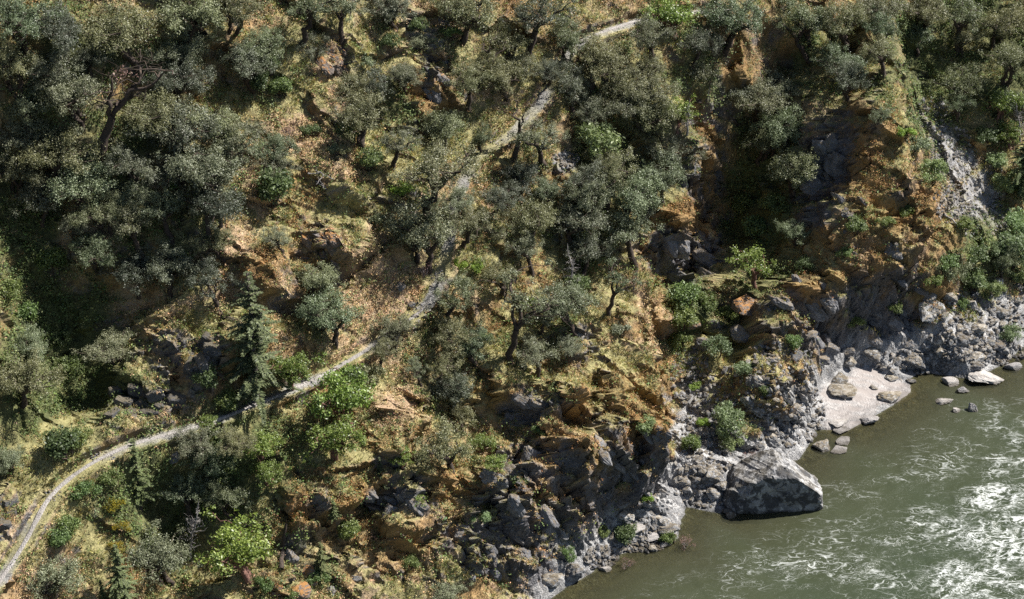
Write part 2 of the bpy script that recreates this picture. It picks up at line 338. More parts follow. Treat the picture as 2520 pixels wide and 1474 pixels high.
# --- the trail: a bench along the slope
trail_px = np.array([(-40,1480),(12,1410),(40,1370),(72,1318),(98,1268),(120,1230),(150,1196),(195,1160),(245,1128),(310,1098),(390,1075),(450,1062),(520,1040),(600,1008),(680,975),(750,945),(800,922),(850,893),(900,865),
   (950,832),(1000,795),(1040,762),(1066,720),(1080,675),(1092,630),(1102,590),(1106,545),(1118,500),(1138,450),(1165,402),(1195,372),(1240,340),(1285,305),(1325,262),(1352,215),(1378,175),(1402,125),(1440,95),(1500,72),(1560,52),(1640,38),(1720,26),(1800,30)], float)
ta, tb = hit_plane(trail_px[:, 0], trail_px[:, 1])
def resample(a, b, step):
    for _ in range(3):
        a2 = [a[0]]; b2 = [b[0]]
        for i in range(len(a) - 1):
            a2 += [a[i] * .75 + a[i+1] * .25, a[i] * .25 + a[i+1] * .75]; b2 += [b[i] * .75 + b[i+1] * .25, b[i] * .25 + b[i+1] * .75]
        a, b = np.array(a2 + [a[-1]]), np.array(b2 + [b[-1]])
    s = np.concatenate([[0], np.cumsum(np.hypot(np.diff(a), np.diff(b)))]); q = np.arange(0, s[-1], step)
    return np.interp(q, s, a), np.interp(q, s, b), q
ta, tb, ts = resample(ta, tb, .45)
tz = tb * math.sin(SL)
tz = np.convolve(np.pad(tz, 9, mode='edge'), np.ones(19) / 19, 'valid')
i0, i1 = np.searchsorted(GA, [ta.min() - 6, ta.max() + 6]); j0, j1 = np.searchsorted(GB, [tb.min() - 6, tb.max() + 6])
As, Bs = A[i0:i1, j0:j1], B[i0:i1, j0:j1]
td, tside, tpar = poly_dist(ta[::3], tb[::3], As, Bs)
tzz = np.interp(tpar * ts[-1], ts, tz)
hb = (tzz - z0[i0:i1, j0:j1]) / math.cos(SL)
wb = sstep(.70, .30, td); wf = sstep(3.6, .6, td)
H2 = HT[i0:i1, j0:j1]
H2 = H2 * (1 - wf) + (.42 * relief[i0:i1, j0:j1] + .0) * wf
HT[i0:i1, j0:j1] = H2 * (1 - wb) + (hb + .05 * fine[i0:i1, j0:j1]) * wb
TD = np.full(A.shape, 99.0); TD[i0:i1, j0:j1] = td

PT = place(HT)
gs = np.hypot(np.gradient(HT, axis=0) / np.gradient(GA)[:, None], np.gradient(HT, axis=1) / np.gradient(GB)[None, :])
stp = sstep(.9, 2.2, gs) * up
l1, _ = facet(HT / 1.5 + A * .2, (B + A * .5) / 1.9, 91, .7, 1.0); l2, _ = facet(HT / .55 + A * .3, (B + A * .5) / .7, 92, .7, 1.0)
PT += (stp * (.75 * l1 + .32 * l2))[..., None] * (T_ * .8 - E_ * .4)
# sand bar stays just above the water, smooth
PT[..., 2] = np.where((hum > .3) & (X >= xs), PT[..., 2] * (1 - sstep(.3, .8, hum)) + (np.clip((X - xs) * .09, 0, .8) + .06 + .03 * mid) * sstep(.3, .8, hum), PT[..., 2])
na, nb = A.shape
# normals
du = np.gradient(PT, axis=0); dv = np.gradient(PT, axis=1); NRM = np.cross(du, dv); NRM /= np.linalg.norm(NRM, axis=-1, keepdims=True) + 1e-9
NZ = NRM[..., 2]
PX, PY, PW = project(PT)
wx = PX + 14 * fbm(A * .6, B * .6, 61, 4); wy = PY + 14 * fbm(A * .6, B * .6, 62, 4)

# --- surface kinds
n1 = fbm(A * .5, B * .5, 71, 5); n2 = fbm(A * .8, B * .8, 72, 5); n3 = fbm(A * 2.5, B * 2.5, 73, 4); n4 = fbm(A * .25, B * .25, 74, 4); n5 = fbm(sA * .7, sB * 3.0, 75, 4); n6 = fbm(A * 5, B * 5, 76, 3)
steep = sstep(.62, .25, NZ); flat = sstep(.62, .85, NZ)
zz = PT[..., 2]
lowr = sstep(3.4, .9, zz + 1.3 * n2) * sstep(1150, 1500, PX)
midr = sstep(8, 2.0, zz + 2.0 * n1) * sstep(1150, 1500, PX)
K = np.stack([
  .60 + .85 * grass_b + .55 * flat + .45 * n1 - .5 * steep - 1.0 * lowr - .3 * rock_b,            # 0 grass
  .52 + .75 * moss_b + .30 * steep + .5 * n2 - .75 * lowr - .35 * grass_b - .25 * n4,                          # 1 rusty moss
  .52 + .85 * tan_b + .5 * n4 + .35 * n3 - 1.0 * lowr - .1 * rock_b,                                # 2 dry litter
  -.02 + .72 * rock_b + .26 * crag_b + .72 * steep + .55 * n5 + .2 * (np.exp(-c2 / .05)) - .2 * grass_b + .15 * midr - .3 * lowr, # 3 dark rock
  -.35 + 1.35 * lowr + .45 * midr + .45 * n5 + .2 * steep + .7 * blob((2400,800,130,80,1),(2280,860,100,40,1),(1940,1040,80,80,.9),(1740,1130,80,110,.7),(2340,760,70,40,.6)),                                          # 4 pale rock
  -.3 + 1.35 * talus_b + .2 * n3,                                                                   # 5 stony debris
  .36 + .95 * green_b + .45 * n1[::-1] + .2 * n3 - .8 * lowr,                                       # 6 green cover and soil
  -1.0 + 2.6 * hum], -1)                                                                            # 7 sand
K[..., 5] = np.maximum(K[..., 5], 1.6 * sstep(.46, .24, TD + .12 * n3) - .3)
W = np.exp(7.5 * (K - K.max(-1, keepdims=True))); W /= W.sum(-1, keepdims=True)
var = np.stack([n3, n6, n2], -1)
def cl(a, b, t): t = np.clip(t, 0, 1)[..., None]; return np.array(a) * (1 - t) + np.array(b) * t
tn = .5 + .55 * n3 + .35 * n6
C_ = np.stack([
  cl((.155, .145, .062), (.36, .32, .150), tn + .3 * n1),
  cl((.125, .078, .034), (.36, .225, .095), tn + .35 * n2) * (1 - .30 * sstep(-.05, .35, n1))[..., None] + cl((.10, .088, .030), (.30, .255, .095), tn)  * (.30 * sstep(-.05, .35, n1))[..., None],
  cl((.26, .17, .105), (.48, .345, .225), tn + .2 * n4),
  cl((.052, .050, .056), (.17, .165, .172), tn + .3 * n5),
  cl((.12, .12, .125), (.44, .43, .42), tn + .4 * n5),
  cl((.17, .165, .17), (.36, .35, .345), tn),
  cl((.045, .055, .022), (.13, .14, .05), tn),
  cl((.225, .198, .183), (.325, .285, .263), .5 + .5 * n5 + .2 * n4)], -2)
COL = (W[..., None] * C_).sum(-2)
wet = sstep(.22, -.02, zz + .08 * n3)
COL *= (1 - .45 * wet)[..., None]; COL = np.where((zz < -.02)[..., None], COL * np.array([.62, .58, .42]), COL)
ROCKY = np.clip(W[..., 3] + W[..., 4] + .6 * W[..., 5], 0, 1)

# --- ground material
g = NT("hillside ground")
at = g.n('ShaderNodeVertexColor', layer_name="Col"); ra = g.n('ShaderNodeAttribute', attribute_name="rocky")
p = g.pos()
nf = g.noise(9.0, 5, .65, p); nc = g.noise(34.0, 3, .6, p)
sp = g.ramp(nf, [(.30, (.45, .45, .45)), (.5, (1, 1, 1)), (.72, (1.5, 1.5, 1.5))])
sa = g.n('ShaderNodeAttribute', attribute_name="coarse")
c = g.mix(g.math('MULTIPLY', sa.outputs['Fac'], .75), at.outputs[0], sp, 'MULTIPLY')
sp2 = g.ramp(nc, [(.32, (.5, .5, .5)), (.55, (1, 1, 1)), (.75, (1.45, 1.42, 1.35))])
c = g.mix(g.math('MULTIPLY', sa.outputs['Fac'], .6), c, sp2, 'MULTIPLY')
# lichen flecks on bare rock
lv = g.ramp(g.noise(5.5, 6, .7, p), [(.56, (0, 0, 0)), (.64, (1, 1, 1))])
lf = g.math('MULTIPLY', g.math('MULTIPLY', lv, ra.outputs['Fac']), .45)
c = g.mix(lf, c, (.30, .30, .30))
mo = g.ramp(g.noise(3.1, 6, .7, p), [(.60, (0, 0, 0)), (.66, (1, 1, 1))])
c = g.mix(g.math('MULTIPLY', g.math('MULTIPLY', mo, ra.outputs['Fac']), .55), c, (.21, .13, .05))
vo = g.n('ShaderNodeTexVoronoi', feature='DISTANCE_TO_EDGE', i_Scale=2.6); wv = g.n('ShaderNodeVectorMath', operation='ADD')
g.l(p, wv.inputs[0]); nn = g.n('ShaderNodeTexNoise', i_Scale=2.0, i_Detail=3.0); g.l(p, nn.inputs[0]); g.l(nn.outputs[1], wv.inputs[1]); g.l(wv.outputs[0], vo.inputs['Vector'])
crk = g.math('MINIMUM', g.math('MULTIPLY', vo.outputs[0], 9.0), 1.0)
hgt = g.math('ADD', g.math('MULTIPLY', crk, g.math('MULTIPLY', ra.outputs['Fac'], .05)), g.math('MULTIPLY', sa.outputs['Fac'], g.math('ADD', g.math('MULTIPLY', nf, .12), g.math('MULTIPLY', nc, .035))))
bp = g.n('ShaderNodeBump', i_Strength=.9, i_Distance=1.0); g.l(hgt, bp.inputs['Height'])
bs = g.n('ShaderNodeBsdfPrincipled', i_Roughness=.85); bs.inputs['Specular IOR Level'].default_value = .25
g.l(c, bs.inputs['Base Color']); g.l(bp.outputs[0], bs.inputs['Normal']); g.l(bs.outputs[0], g.out.inputs[0])
ground_mat = g.m

def grid_faces(na, nb):
    i = np.arange(na * nb).reshape(na, nb)
    return np.stack([i[:-1, :-1], i[1:, :-1], i[1:, 1:], i[:-1, 1:]], -1).reshape(-1, 4)
hill = mesh_obj("hillside", PT.reshape(-1, 3), grid_faces(na, nb), ground_mat, smooth=False)
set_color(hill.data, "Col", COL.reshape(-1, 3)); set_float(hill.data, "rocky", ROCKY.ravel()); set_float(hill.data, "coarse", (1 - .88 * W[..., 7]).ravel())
tag(hill, "steep rocky canyon side with rusty moss, dry grass and grey outcrops", kind="structure")
bpy.context.view_layer.update()
from mathutils.bvhtree import BVHTree
_sub = PT[::2, ::2]; BV = BVHTree.FromPolygons(_sub.reshape(-1, 3).tolist(), grid_faces(*_sub.shape[:2]).tolist())
def surf(fx, fy):                                     # picture position -> point on the hillside
    loc, nrm, _, _ = BV.ray_cast(Vector(CAM), Vector(ray(fx, fy)).normalized())
    return (loc, nrm if loc is None or nrm.z > 0 else -nrm) if loc is not None else (None, None)

# --- trail ribbon
tc = S0 + ta[:, None] * T_ + (tb * math.cos(SL) * 1.0)[:, None] * (-NH); tc[:, 2] = tz
hh = (tz - tb * math.sin(SL)) / math.cos(SL)
tc[:, :2] += (hh * math.sin(SL))[:, None] * NH[:2]
dirs = np.gradient(tc, axis=0); dirs[:, 2] = 0; dirs /= np.linalg.norm(dirs, axis=1, keepdims=True)
side = np.stack([dirs[:, 1], -dirs[:, 0], 0 * dirs[:, 0]], 1)
cross = np.linspace(-1, 1, 9); wid = .16 + .05 * fbm(ts * .4, ts * 0, 8, 3)
TV = []
for k, cc in enumerate(cross):
    e = wid * (1 + .18 * fbm(ts * 1.3, ts * 0 + k, 81, 2)); q = tc + side * (cc * e)[:, None]
    q[:, 2] += .075 - .03 * cc * cc - (.2 if abs(cc) == 1 else 0) + .03 * fbm(ts * 2, ts * 0 + k * .8, 82, 3); TV.append(q)
TV = np.stack(TV, 1)
tm = NT("trail gravel"); p = tm.pos()
b1 = tm.ramp(tm.noise(16, 5, .7, p), [(.3, (.15, .14, .135)), (.5, (.30, .285, .275)), (.72, (.46, .44, .42))])
b2 = tm.ramp(tm.noise(1.1, 4, .6, p), [(.4, (.75, .72, .68)), (.65, (1.08, 1.05, 1.02))])
c = tm.mix(.9, b1, b2, 'MULTIPLY')
vo = tm.n('ShaderNodeTexVoronoi', i_Scale=11.0); tm.l(p, vo.inputs['Vector'])
bp = tm.n('ShaderNodeBump', i_Strength=.8, i_Distance=.05); tm.l(tm.math('ADD', vo.outputs[0], tm.noise(30, 3, .6, p)), bp.inputs['Height'])
bs = tm.n('ShaderNodeBsdfPrincipled', i_Roughness=.9); tm.l(c, bs.inputs['Base Color']); tm.l(bp.outputs[0], bs.inputs['Normal']); tm.l(bs.outputs[0], tm.out.inputs[0])
trail = mesh_obj("trail", TV.reshape(-1, 3), grid_faces(len(ts), len(cross)), tm.m, smooth=True)
tag(trail, "narrow pale gravel footpath cut across the canyon side", kind="structure")

# ================================================================ RIVER
ga = axis(-8, 52, .15, -190, 260); gx = axis(-34, 9, .15, -170, 20)
WA, WX = np.meshgrid(ga, gx, indexing='ij')
WP = S0 + WA[..., None] * T_ + WX[..., None] * (-NH)
wfx, wfy, _ = project(WP)
def wblob(*L):
    m = np.zeros(WA.shape); x = wfx + 18 * fbm(WA * .3, WX * .3, 41, 3); y = wfy + 12 * fbm(WA * .3, WX * .3, 42, 3)
    for (cx, cy, rx, ry, w) in L: m = np.maximum(m, w * np.exp(-((x - cx) / rx) ** 2 - ((y - cy) / ry) ** 2))
    return m
rough = wblob((2450,1235,110,45,1.0),(2500,1330,160,90,1.0),(2330,1300,90,60,.75),(2400,1430,180,60,1.0),(2200,1330,110,50,.5),(2150,1410,160,50,.55),(2480,1140,80,30,.6),(2500,1060,60,40,.5),(1950,1400,200,60,.45),(1900,1330,80,40,.35),(1780,1440,120,40,.2),(2080,1210,80,40,.3),(2300,1130,150,60,.35))
sxs = np.interp(WA, sh[:, 0], sh[:, 1]); off = sxs - WX           # metres off the bank
calm = sstep(.3, 5, off)
wr = R(12); la = WA * math.cos(wr) - WX * math.sin(wr); lx = WA * math.sin(wr) + WX * math.cos(wr)
wl_ = la + 1.5 * fbm(WA * .22, WX * .22, 51, 3); wx_ = lx + 1.5 * fbm(WA * .22, WX * .22, 52, 3)
w1 = fbm(wl_ * .35, wx_ * .6, 53, 4); w2 = fbm(wl_ * 1.0, wx_ * 1.9, 54, 4); w3 = fbm(wl_ * 3.0, wx_ * 5.0, 55, 3)
rid = 1 - np.abs(fbm(wl_ * .55, wx_ * 1.25, 56, 4)) * 2.4; rid2 = 1 - np.abs(fbm(wl_ * 1.25, wx_ * 3.0, 57, 4)) * 2.4
hw = calm * ((.04 + .14 * rough) * w1 + (.022 + .045 * rough) * w2 + .010 * w3 + rough * .08 * np.clip(rid, 0, 1))
foam = sstep(.66, 1.0, rid + .22 * w3) * sstep(.10, .75, rough + .35 * w1) + .8 * sstep(.85, 1.1, rid2 + .2 * w3) * sstep(-.05, .8, rough + .5 * w1 - .1)
foam = np.clip(foam * calm * sstep(.30, .8, rough), 0, 1)
WP[..., 2] = hw
river_m = NT("river water")
fa = river_m.n('ShaderNodeAttribute', attribute_name="foam"); da = river_m.n('ShaderNodeAttribute', attribute_name="depth"); p = river_m.pos()
mp = river_m.n('ShaderNodeMapping'); river_m.l(p, mp.inputs[0]); mp.inputs['Rotation'].default_value = (0, 0, -math.atan2(T_[1], T_[0]) + R(12)); mp.inputs['Scale'].default_value = (1, 2.0, 1)
rg = river_m.n('ShaderNodeAttribute', attribute_name="rough")
mw = river_m.n('ShaderNodeVectorMath', operation='ADD'); wn_ = river_m.n('ShaderNodeTexNoise', i_Scale=.35, i_Detail=3.0); river_m.l(mp.outputs[0], wn_.inputs[0])
ws = river_m.n('ShaderNodeVectorMath', operation='SCALE', i_Scale=2.6); river_m.l(wn_.outputs[1], ws.inputs[0]); river_m.l(mp.outputs[0], mw.inputs[0]); river_m.l(ws.outputs[0], mw.inputs[1])
def streak(scale, th0, th1, soft, det=2.5, rgh=.45):
    nz_ = river_m.noise(scale, det, rgh, mw.outputs[0], .5)
    rdg = river_m.math('SUBTRACT', 1.0, river_m.math('MULTIPLY', river_m.math('ABSOLUTE', river_m.math('SUBTRACT', nz_, .5)), 10.0))
    th = river_m.math('MULTIPLY_ADD', rg.outputs['Fac'], th1 - th0, th0)
    return river_m.math('DIVIDE', river_m.math('SUBTRACT', rdg, th), soft, clamp=True)
fn = river_m.noise(5, 6, .75, mw.outputs[0], .4); fn2 = river_m.noise(17, 4, .7, mw.outputs[0], .5)
gate = river_m.ramp(river_m.math('ADD', river_m.noise(.55, 4, .6, mw.outputs[0]), river_m.math('MULTIPLY', rg.outputs['Fac'], .35)), [(.52, (0, 0, 0)), (.74, (1, 1, 1))])
s1 = river_m.math('MULTIPLY', streak(.6, 1.0, .30, .4), gate); s2 = river_m.math('MULTIPLY', streak(1.9, 1.0, .45, .35), gate)
s3 = river_m.math('MULTIPLY', streak(5.0, 1.04, .75, .4), river_m.ramp(river_m.noise(1.3, 4, .6, mw.outputs[0]), [(.50, (0, 0, 0)), (.66, (1, 1, 1))]))  # finest streaks: small glints on the water, painted white into the colour
fm = river_m.math('MAXIMUM', s1, river_m.math('MAXIMUM', s2, river_m.math('MULTIPLY', s3, .8)))
brk = river_m.ramp(river_m.math('ADD', river_m.math('MULTIPLY', fn, .6), river_m.math('MULTIPLY', fn2, .4)), [(.40, (.0, .0, .0)), (.60, (1, 1, 1))])
fm = river_m.math('MULTIPLY', fm, river_m.math('MULTIPLY_ADD', brk, .85, .15))
core = river_m.math('MULTIPLY', fa.outputs['Fac'], river_m.ramp(fn, [(.46, (0, 0, 0)), (.60, (1, 1, 1))]))
fm = river_m.math('MAXIMUM', fm, river_m.math('MULTIPLY', core, .95), clamp=True)
wcol = river_m.ramp(da.outputs['Fac'], [(0, (.048, .046, .026)), (.35, (.040, .045, .024)), (1, (.032, .042, .023))])
wcol = river_m.mix(fm, wcol, (.80, .82, .80))
bs = river_m.n('ShaderNodeBsdfPrincipled', i_Roughness=.10, i_IOR=1.33); river_m.l(wcol, bs.inputs['Base Color'])
river_m.l(river_m.math('MULTIPLY_ADD', fm, .4, .24), bs.inputs['Roughness'])
bp = river_m.n('ShaderNodeBump', i_Strength=.40, i_Distance=.10); river_m.l(river_m.math('ADD', river_m.noise(3.2, 4, .6, mp.outputs[0], .5), river_m.math('MULTIPLY', fn2, .3)), bp.inputs['Height']); river_m.l(bp.outputs[0], bs.inputs['Normal'])
tr = river_m.n('ShaderNodeBsdfTransparent'); tr.inputs[0].default_value = (.72, .72, .56, 1)
gl = river_m.n('ShaderNodeBsdfGlossy', i_Roughness=.2); river_m.l(bp.outputs[0], gl.inputs['Normal'])
fr = river_m.n('ShaderNodeFresnel', i_IOR=1.33); river_m.l(bp.outputs[0], fr.inputs['Normal'])
clear = river_m.n('ShaderNodeMixShader'); river_m.l(fr.outputs[0], clear.inputs[0]); river_m.l(tr.outputs[0], clear.inputs[1]); river_m.l(gl.outputs[0], clear.inputs[2])
dm = river_m.n('ShaderNodeMixShader'); river_m.l(river_m.ramp(da.outputs['Fac'], [(.0, (.10, .10, .10)), (.22, (.75, .75, .75)), (.5, (1, 1, 1))]), dm.inputs[0])
river_m.l(clear.outputs[0], dm.inputs[1]); river_m.l(bs.outputs[0], dm.inputs[2]); river_m.l(dm.outputs[0], river_m.out.inputs[0])
river = mesh_obj("river", WP.reshape(-1, 3), grid_faces(len(ga), len(gx)), river_m.m, smooth=True)
depth = np.clip(off * .13, 0, 3); set_float(river.data, "foam", foam.ravel()); set_float(river.data, "rough", np.clip((rough * .42 + .20 + .16 * w1) * calm, 0, 1).ravel()); set_float(river.data, "depth", np.clip(depth / 1.6, 0, 1).ravel())
tag(river, "olive green river with white riffles and foam", kind="structure")
# ================================================================ PLANT MATERIALS
def leaf_mat(name, stops, trans=.3, rough=.5, spec=.35, tint=.25, vcol=False):
    m = NT(name); geo = m.n('ShaderNodeNewGeometry'); oi = m.n('ShaderNodeObjectInfo')
    c = m.ramp(geo.outputs['Random Per Island'], stops)
    if vcol:
        vc = m.n('ShaderNodeVertexColor', layer_name="Col"); c = m.mix(1.0, vc.outputs[0], c, 'MULTIPLY')
    tn = m.ramp(oi.outputs['Random'], [(0, (1 - 1.5 * tint, 1 - 1.35 * tint, 1 - 1.2 * tint)), (.25, (1, 1, 1.02)), (.5, (1 + .9 * tint, 1 + .5 * tint, 1 - .5 * tint)), (.75, (1 - .4 * tint, 1 + .25 * tint, 1 - .3 * tint)), (1, (1 + 1.2 * tint, 1 + 1.1 * tint, 1 + .9 * tint))])
    if not vcol: c = m.mix(1.0, c, tn, 'MULTIPLY')
    bs = m.n('ShaderNodeBsdfPrincipled', i_Roughness=rough); bs.inputs['Specular IOR Level'].default_value = spec
    m.l(c, bs.inputs['Base Color'])
    tl = m.n('ShaderNodeBsdfTranslucent'); m.l(m.mix(1.0, c, (1.05, 1.15, .75), 'MULTIPLY'), tl.inputs[0])
    mx = m.n('ShaderNodeMixShader'); mx.inputs[0].default_value = trans
    m.l(bs.outputs[0], mx.inputs[1]); m.l(tl.outputs[0], mx.inputs[2]); m.l(mx.outputs[0], m.out.inputs[0])
    return m.m
def bark_mat(name, dark, light, scale=9.0):
    m = NT(name); p = m.objco(); c = m.ramp(m.noise(scale, 5, .65, p), [(.35, dark), (.68, light)])
    bp = m.n('ShaderNodeBump', i_Strength=.7, i_Distance=.06); m.l(m.noise(scale * 2, 4, .6, p), bp.inputs['Height'])
    bs = m.n('ShaderNodeBsdfPrincipled', i_Roughness=.9); m.l(c, bs.inputs['Base Color']); m.l(bp.outputs[0], bs.inputs['Normal']); m.l(bs.outputs[0], m.out.inputs[0])
    return m.m
OAK_LEAF = leaf_mat("live oak leaves", [(0, (.070, .076, .046)), (.45, (.124, .133, .086)), (.85, (.178, .188, .122)), (1, (.225, .232, .16))], .22, .46, .38, .28)
PALE_LEAF = leaf_mat("silvery leaves", [(0, (.095, .105, .062)), (.5, (.165, .178, .108)), (1, (.26, .27, .18))], .22, .46, .38, .22)
MADRONE_LEAF = leaf_mat("madrone leaves", [(0, (.075, .105, .028)), (.5, (.150, .200, .045)), (.85, (.24, .30, .075)), (1, (.34, .38, .16))], .32, .4, .4, .15)
BUSH_LEAF = leaf_mat("green bush leaves", [(0, (.055, .078, .028)), (.5, (.110, .150, .052)), (1, (.21, .26, .11))], .35, .5, .4, .25)
LIME_LEAF = leaf_mat("fresh lime leaves", [(0, (.11, .16, .028)), (.5, (.19, .27, .045)), (1, (.32, .40, .10))], .4, .5, .35, .15)
WILLOW_LEAF = leaf_mat("pale willow leaves", [(0, (.10, .135, .058)), (.5, (.175, .225, .105)), (1, (.30, .35, .20))], .35, .5, .4, .18)
FIR_LEAF = leaf_mat("fir needles", [(0, (.055, .070, .032)), (.5, (.11, .135, .06)), (1, (.20, .22, .10))], .2, .55, .35, .2)
BROOM_LEAF = leaf_mat("yellow broom bloom", [(0, (.07, .08, .02)), (.5, (.16, .14, .018)), (1, (.42, .30, .02))], .3, .6, .2, .1)
RED_LEAF = leaf_mat("withered reddish leaves", [(0, (.11, .06, .055)), (.5, (.20, .11, .10)), (1, (.30, .19, .18))], .25, .6, .3, .12)
OAK_BARK = bark_mat("oak bark", (.020, .015, .012), (.075, .050, .034))
MADRONE_BARK = bark_mat("madrone bark", (.075, .034, .024), (.20, .10, .075), 5.0)
FIR_BARK = bark_mat("fir bark", (.03, .024, .02), (.10, .08, .065))
DEAD_BARK = bark_mat("bleached dead wood", (.11, .10, .095), (.28, .26, .245), 6.0)
RUST_BARK = bark_mat("mossy bark", (.05, .024, .012), (.20, .095, .035))

# ================================================================ PLANT SHAPES
def tube(pts, rad, sides=6):
    pts = np.asarray(pts, float); n = len(pts); d = np.gradient(pts, axis=0); d /= np.linalg.norm(d, axis=1, keepdims=True) + 1e-9
    ref = np.where(np.abs(d[:, 2:3]) > .9, np.array([[1., 0, 0]]), np.array([[0, 0, 1.]]))
    u = np.cross(d, ref); u /= np.linalg.norm(u, axis=1, keepdims=True) + 1e-9; v = np.cross(d, u)
    th = np.arange(sides) / sides * 2 * np.pi
    ring = pts[:, None, :] + np.asarray(rad)[:, None, None] * (np.cos(th)[None, :, None] * u[:, None] + np.sin(th)[None, :, None] * v[:, None])
    i = np.arange(n * sides).reshape(n, sides); j = np.roll(i, -1, axis=1)
    return ring.reshape(-1, 3), np.stack([i[:-1], i[1:], j[1:], j[:-1]], -1).reshape(-1, 4)
class Acc:
    def __init__(s): s.V = []; s.F = []; s.n = 0
    def add(s, V, F): s.V.append(V); s.F.append(F + s.n); s.n += len(V)
    def tube(s, pts, rad, sides=6): s.add(*tube(pts, rad, sides))
    def data(s, name, mat, smooth=False): return mesh_data(name, np.concatenate(s.V), np.concatenate(s.F), mat, smooth)
def leaves(cen, nor, length, width, r):
    """diamond leaves; cen, nor (N,3)"""
    n = len(cen); nor = nor / (np.linalg.norm(nor, axis=1, keepdims=True) + 1e-9)
    t = np.cross(nor, r.normal(size=(n, 3))); t /= np.linalg.norm(t, axis=1, keepdims=True) + 1e-9; b = np.cross(nor, t)
    L = (length * r.uniform(.7, 1.3, n))[:, None] / 2; Wd = (width * r.uniform(.7, 1.3, n))[:, None] / 2
    V = np.stack([cen - t * L, cen + b * Wd + t * L * .1, cen + t * L, cen - b * Wd + t * L * .1], 1).reshape(-1, 3)
    return V, np.arange(n * 4).reshape(n, 4)
def wob(p0, p1, r, n=6, amp=.12, sag=0.0):
    t = np.linspace(0, 1, n)[:, None]; L = np.linalg.norm(np.asarray(p1) - p0)
    q = np.asarray(p0) * (1 - t) + np.asarray(p1) * t; off = r.normal(size=(n, 3)) * amp * L * .5
    off[0] = 0; q = q + off * np.sin(t * np.pi * .9); q[:, 2] += sag * L * (np.sin(t[:, 0] * np.pi)); return q
def clump_pts(c, rad, n, r, flat=.65, low=-.35):
    d = r.normal(size=(n * 2, 3)); d /= np.linalg.norm(d, axis=1, keepdims=True); d = d[d[:, 2] > low - .25 * r.random(len(d))][:n]
    k = r.random(len(d)) ** .45; k *= 1 + .28 * np.sin(d[:, 0] * 7 + c[0] * 9) * np.sin(d[:, 1] * 6 + c[1] * 7)
    P = c + d * k[:, None] * np.array([rad, rad, rad * flat]); return P, d
VARIANTS = {}                                        # kind -> list of (parts [(name, mesh)], crown height, crown width)
def oak(seed, style, leafm, barkm, n_leaf=15000, ll=.088, lw=.050):
    r = np.random.default_rng(seed); trunks = []; limbs = []; tips = []
    lean = r.normal(size=2) * .35; spread = 2.0
    hf = {'round': .9, 'open': 1.5, 'wide': 1.2, 'low': .5}[style]; ht = {'round': 3.3, 'open': 3.9, 'wide': 3.0, 'low': 2.3}[style]
    nst = {'round': 2, 'open': 1, 'wide': 2, 'low': 3}[style]
    for s in range(nst):
        ph = r.uniform(0, 6.28); fork = np.array([lean[0] + .45 * math.cos(ph) * (nst > 1), lean[1] + .45 * math.sin(ph) * (nst > 1), hf * r.uniform(.85, 1.2)])
        tr = Acc(); tp = wob(np.array([.12 * math.cos(ph), .12 * math.sin(ph), -.5]), fork, r, 6, .10); tr.tube(tp, np.linspace(.21, .15, 6) * (1.2 if nst == 1 else .95), 8); trunks.append(tr)
        nl = r.integers(4, 6) if nst == 1 else r.integers(3, 5)
        for k in range(nl):
            br = Acc(); az = ph + (k + r.uniform(-.3, .3)) * 6.28 / nl; rr = spread * r.uniform(.35, .85); z = ht * r.uniform(.72, 1.0) - .25 * rr
            end = np.array([lean[0] * 1.6 + rr * math.cos(az), lean[1] * 1.6 + rr * math.sin(az), z])
            lp = wob(fork, end, r, 7, .13, .08); br.tube(lp, np.linspace(.135, .038, 7), 6); tips.append((end, r.uniform(.38, .62)))
            for q in range(r.integers(6, 10)):
                t = r.uniform(.35, .98); i = int(t * 6); st = lp[i]; e = st + np.array([*(r.normal(size=2) * .62), r.uniform(-.1, .7)])
                br.tube(wob(st, e, r, 4, .15), np.linspace(.046, .014, 4), 4); tips.append((e, r.uniform(.20, .46)))
            e = end + np.array([*(r.normal(size=2) * .4), r.uniform(-.5, .2)]); br.tube(wob(end, e, r, 4, .2), np.linspace(.018, .006, 4), 3)
            limbs.append(br)
    for k in range(3): tips.append((np.array([lean[0] * 1.6 + r.normal() * .5, lean[1] * 1.6 + r.normal() * .5, ht * r.uniform(.9, 1.05)]), r.uniform(.4, .65)))
    sprays = []                                       # short leafy twigs fanning out from every tip
    for c, rad in tips:
        for k in range(int(5 + 22 * rad)):
            d = r.normal(size=3) * np.array([1, 1, .62]) + np.array([0, 0, .22]); d /= np.linalg.norm(d)
            L = rad * r.uniform(.4, 1.3); sprays.append((c + d * L * r.uniform(0, .3), d, L))
    dens = .6 if style == 'open' else 1.0; Ls = np.array([s[2] for s in sprays]); cnt = np.maximum((n_leaf * dens * Ls / Ls.sum()).astype(int), 3)
    S0_ = np.repeat(np.array([s[0] for s in sprays]), cnt, axis=0); D = np.repeat(np.array([s[1] for s in sprays]), cnt, axis=0); LL = np.repeat(Ls, cnt)
    t = r.random(len(LL)) ** .8; C = S0_ + D * (t * LL)[:, None] + r.normal(size=D.shape) * (.045 + .075 * np.sin(t * np.pi))[:, None]
    nor = D * .55 + np.array([0, 0, .5]) + r.normal(size=D.shape) * .55
    V, F = leaves(C, nor, ll, lw, r)
    lo = np.percentile(C, 3, axis=0); hi = np.percentile(C, 97, axis=0); w = (hi[0] - lo[0] + hi[1] - lo[1]) / 2 + .2
    parts = [('trunk', t.data('trunk', barkm, True)) for t in trunks] + [('limb', b.data('limb', barkm, True)) for b in limbs] + [('crown', mesh_data('crown', V, F, leafm))]
    return (parts, (lo + hi) / 2, w)
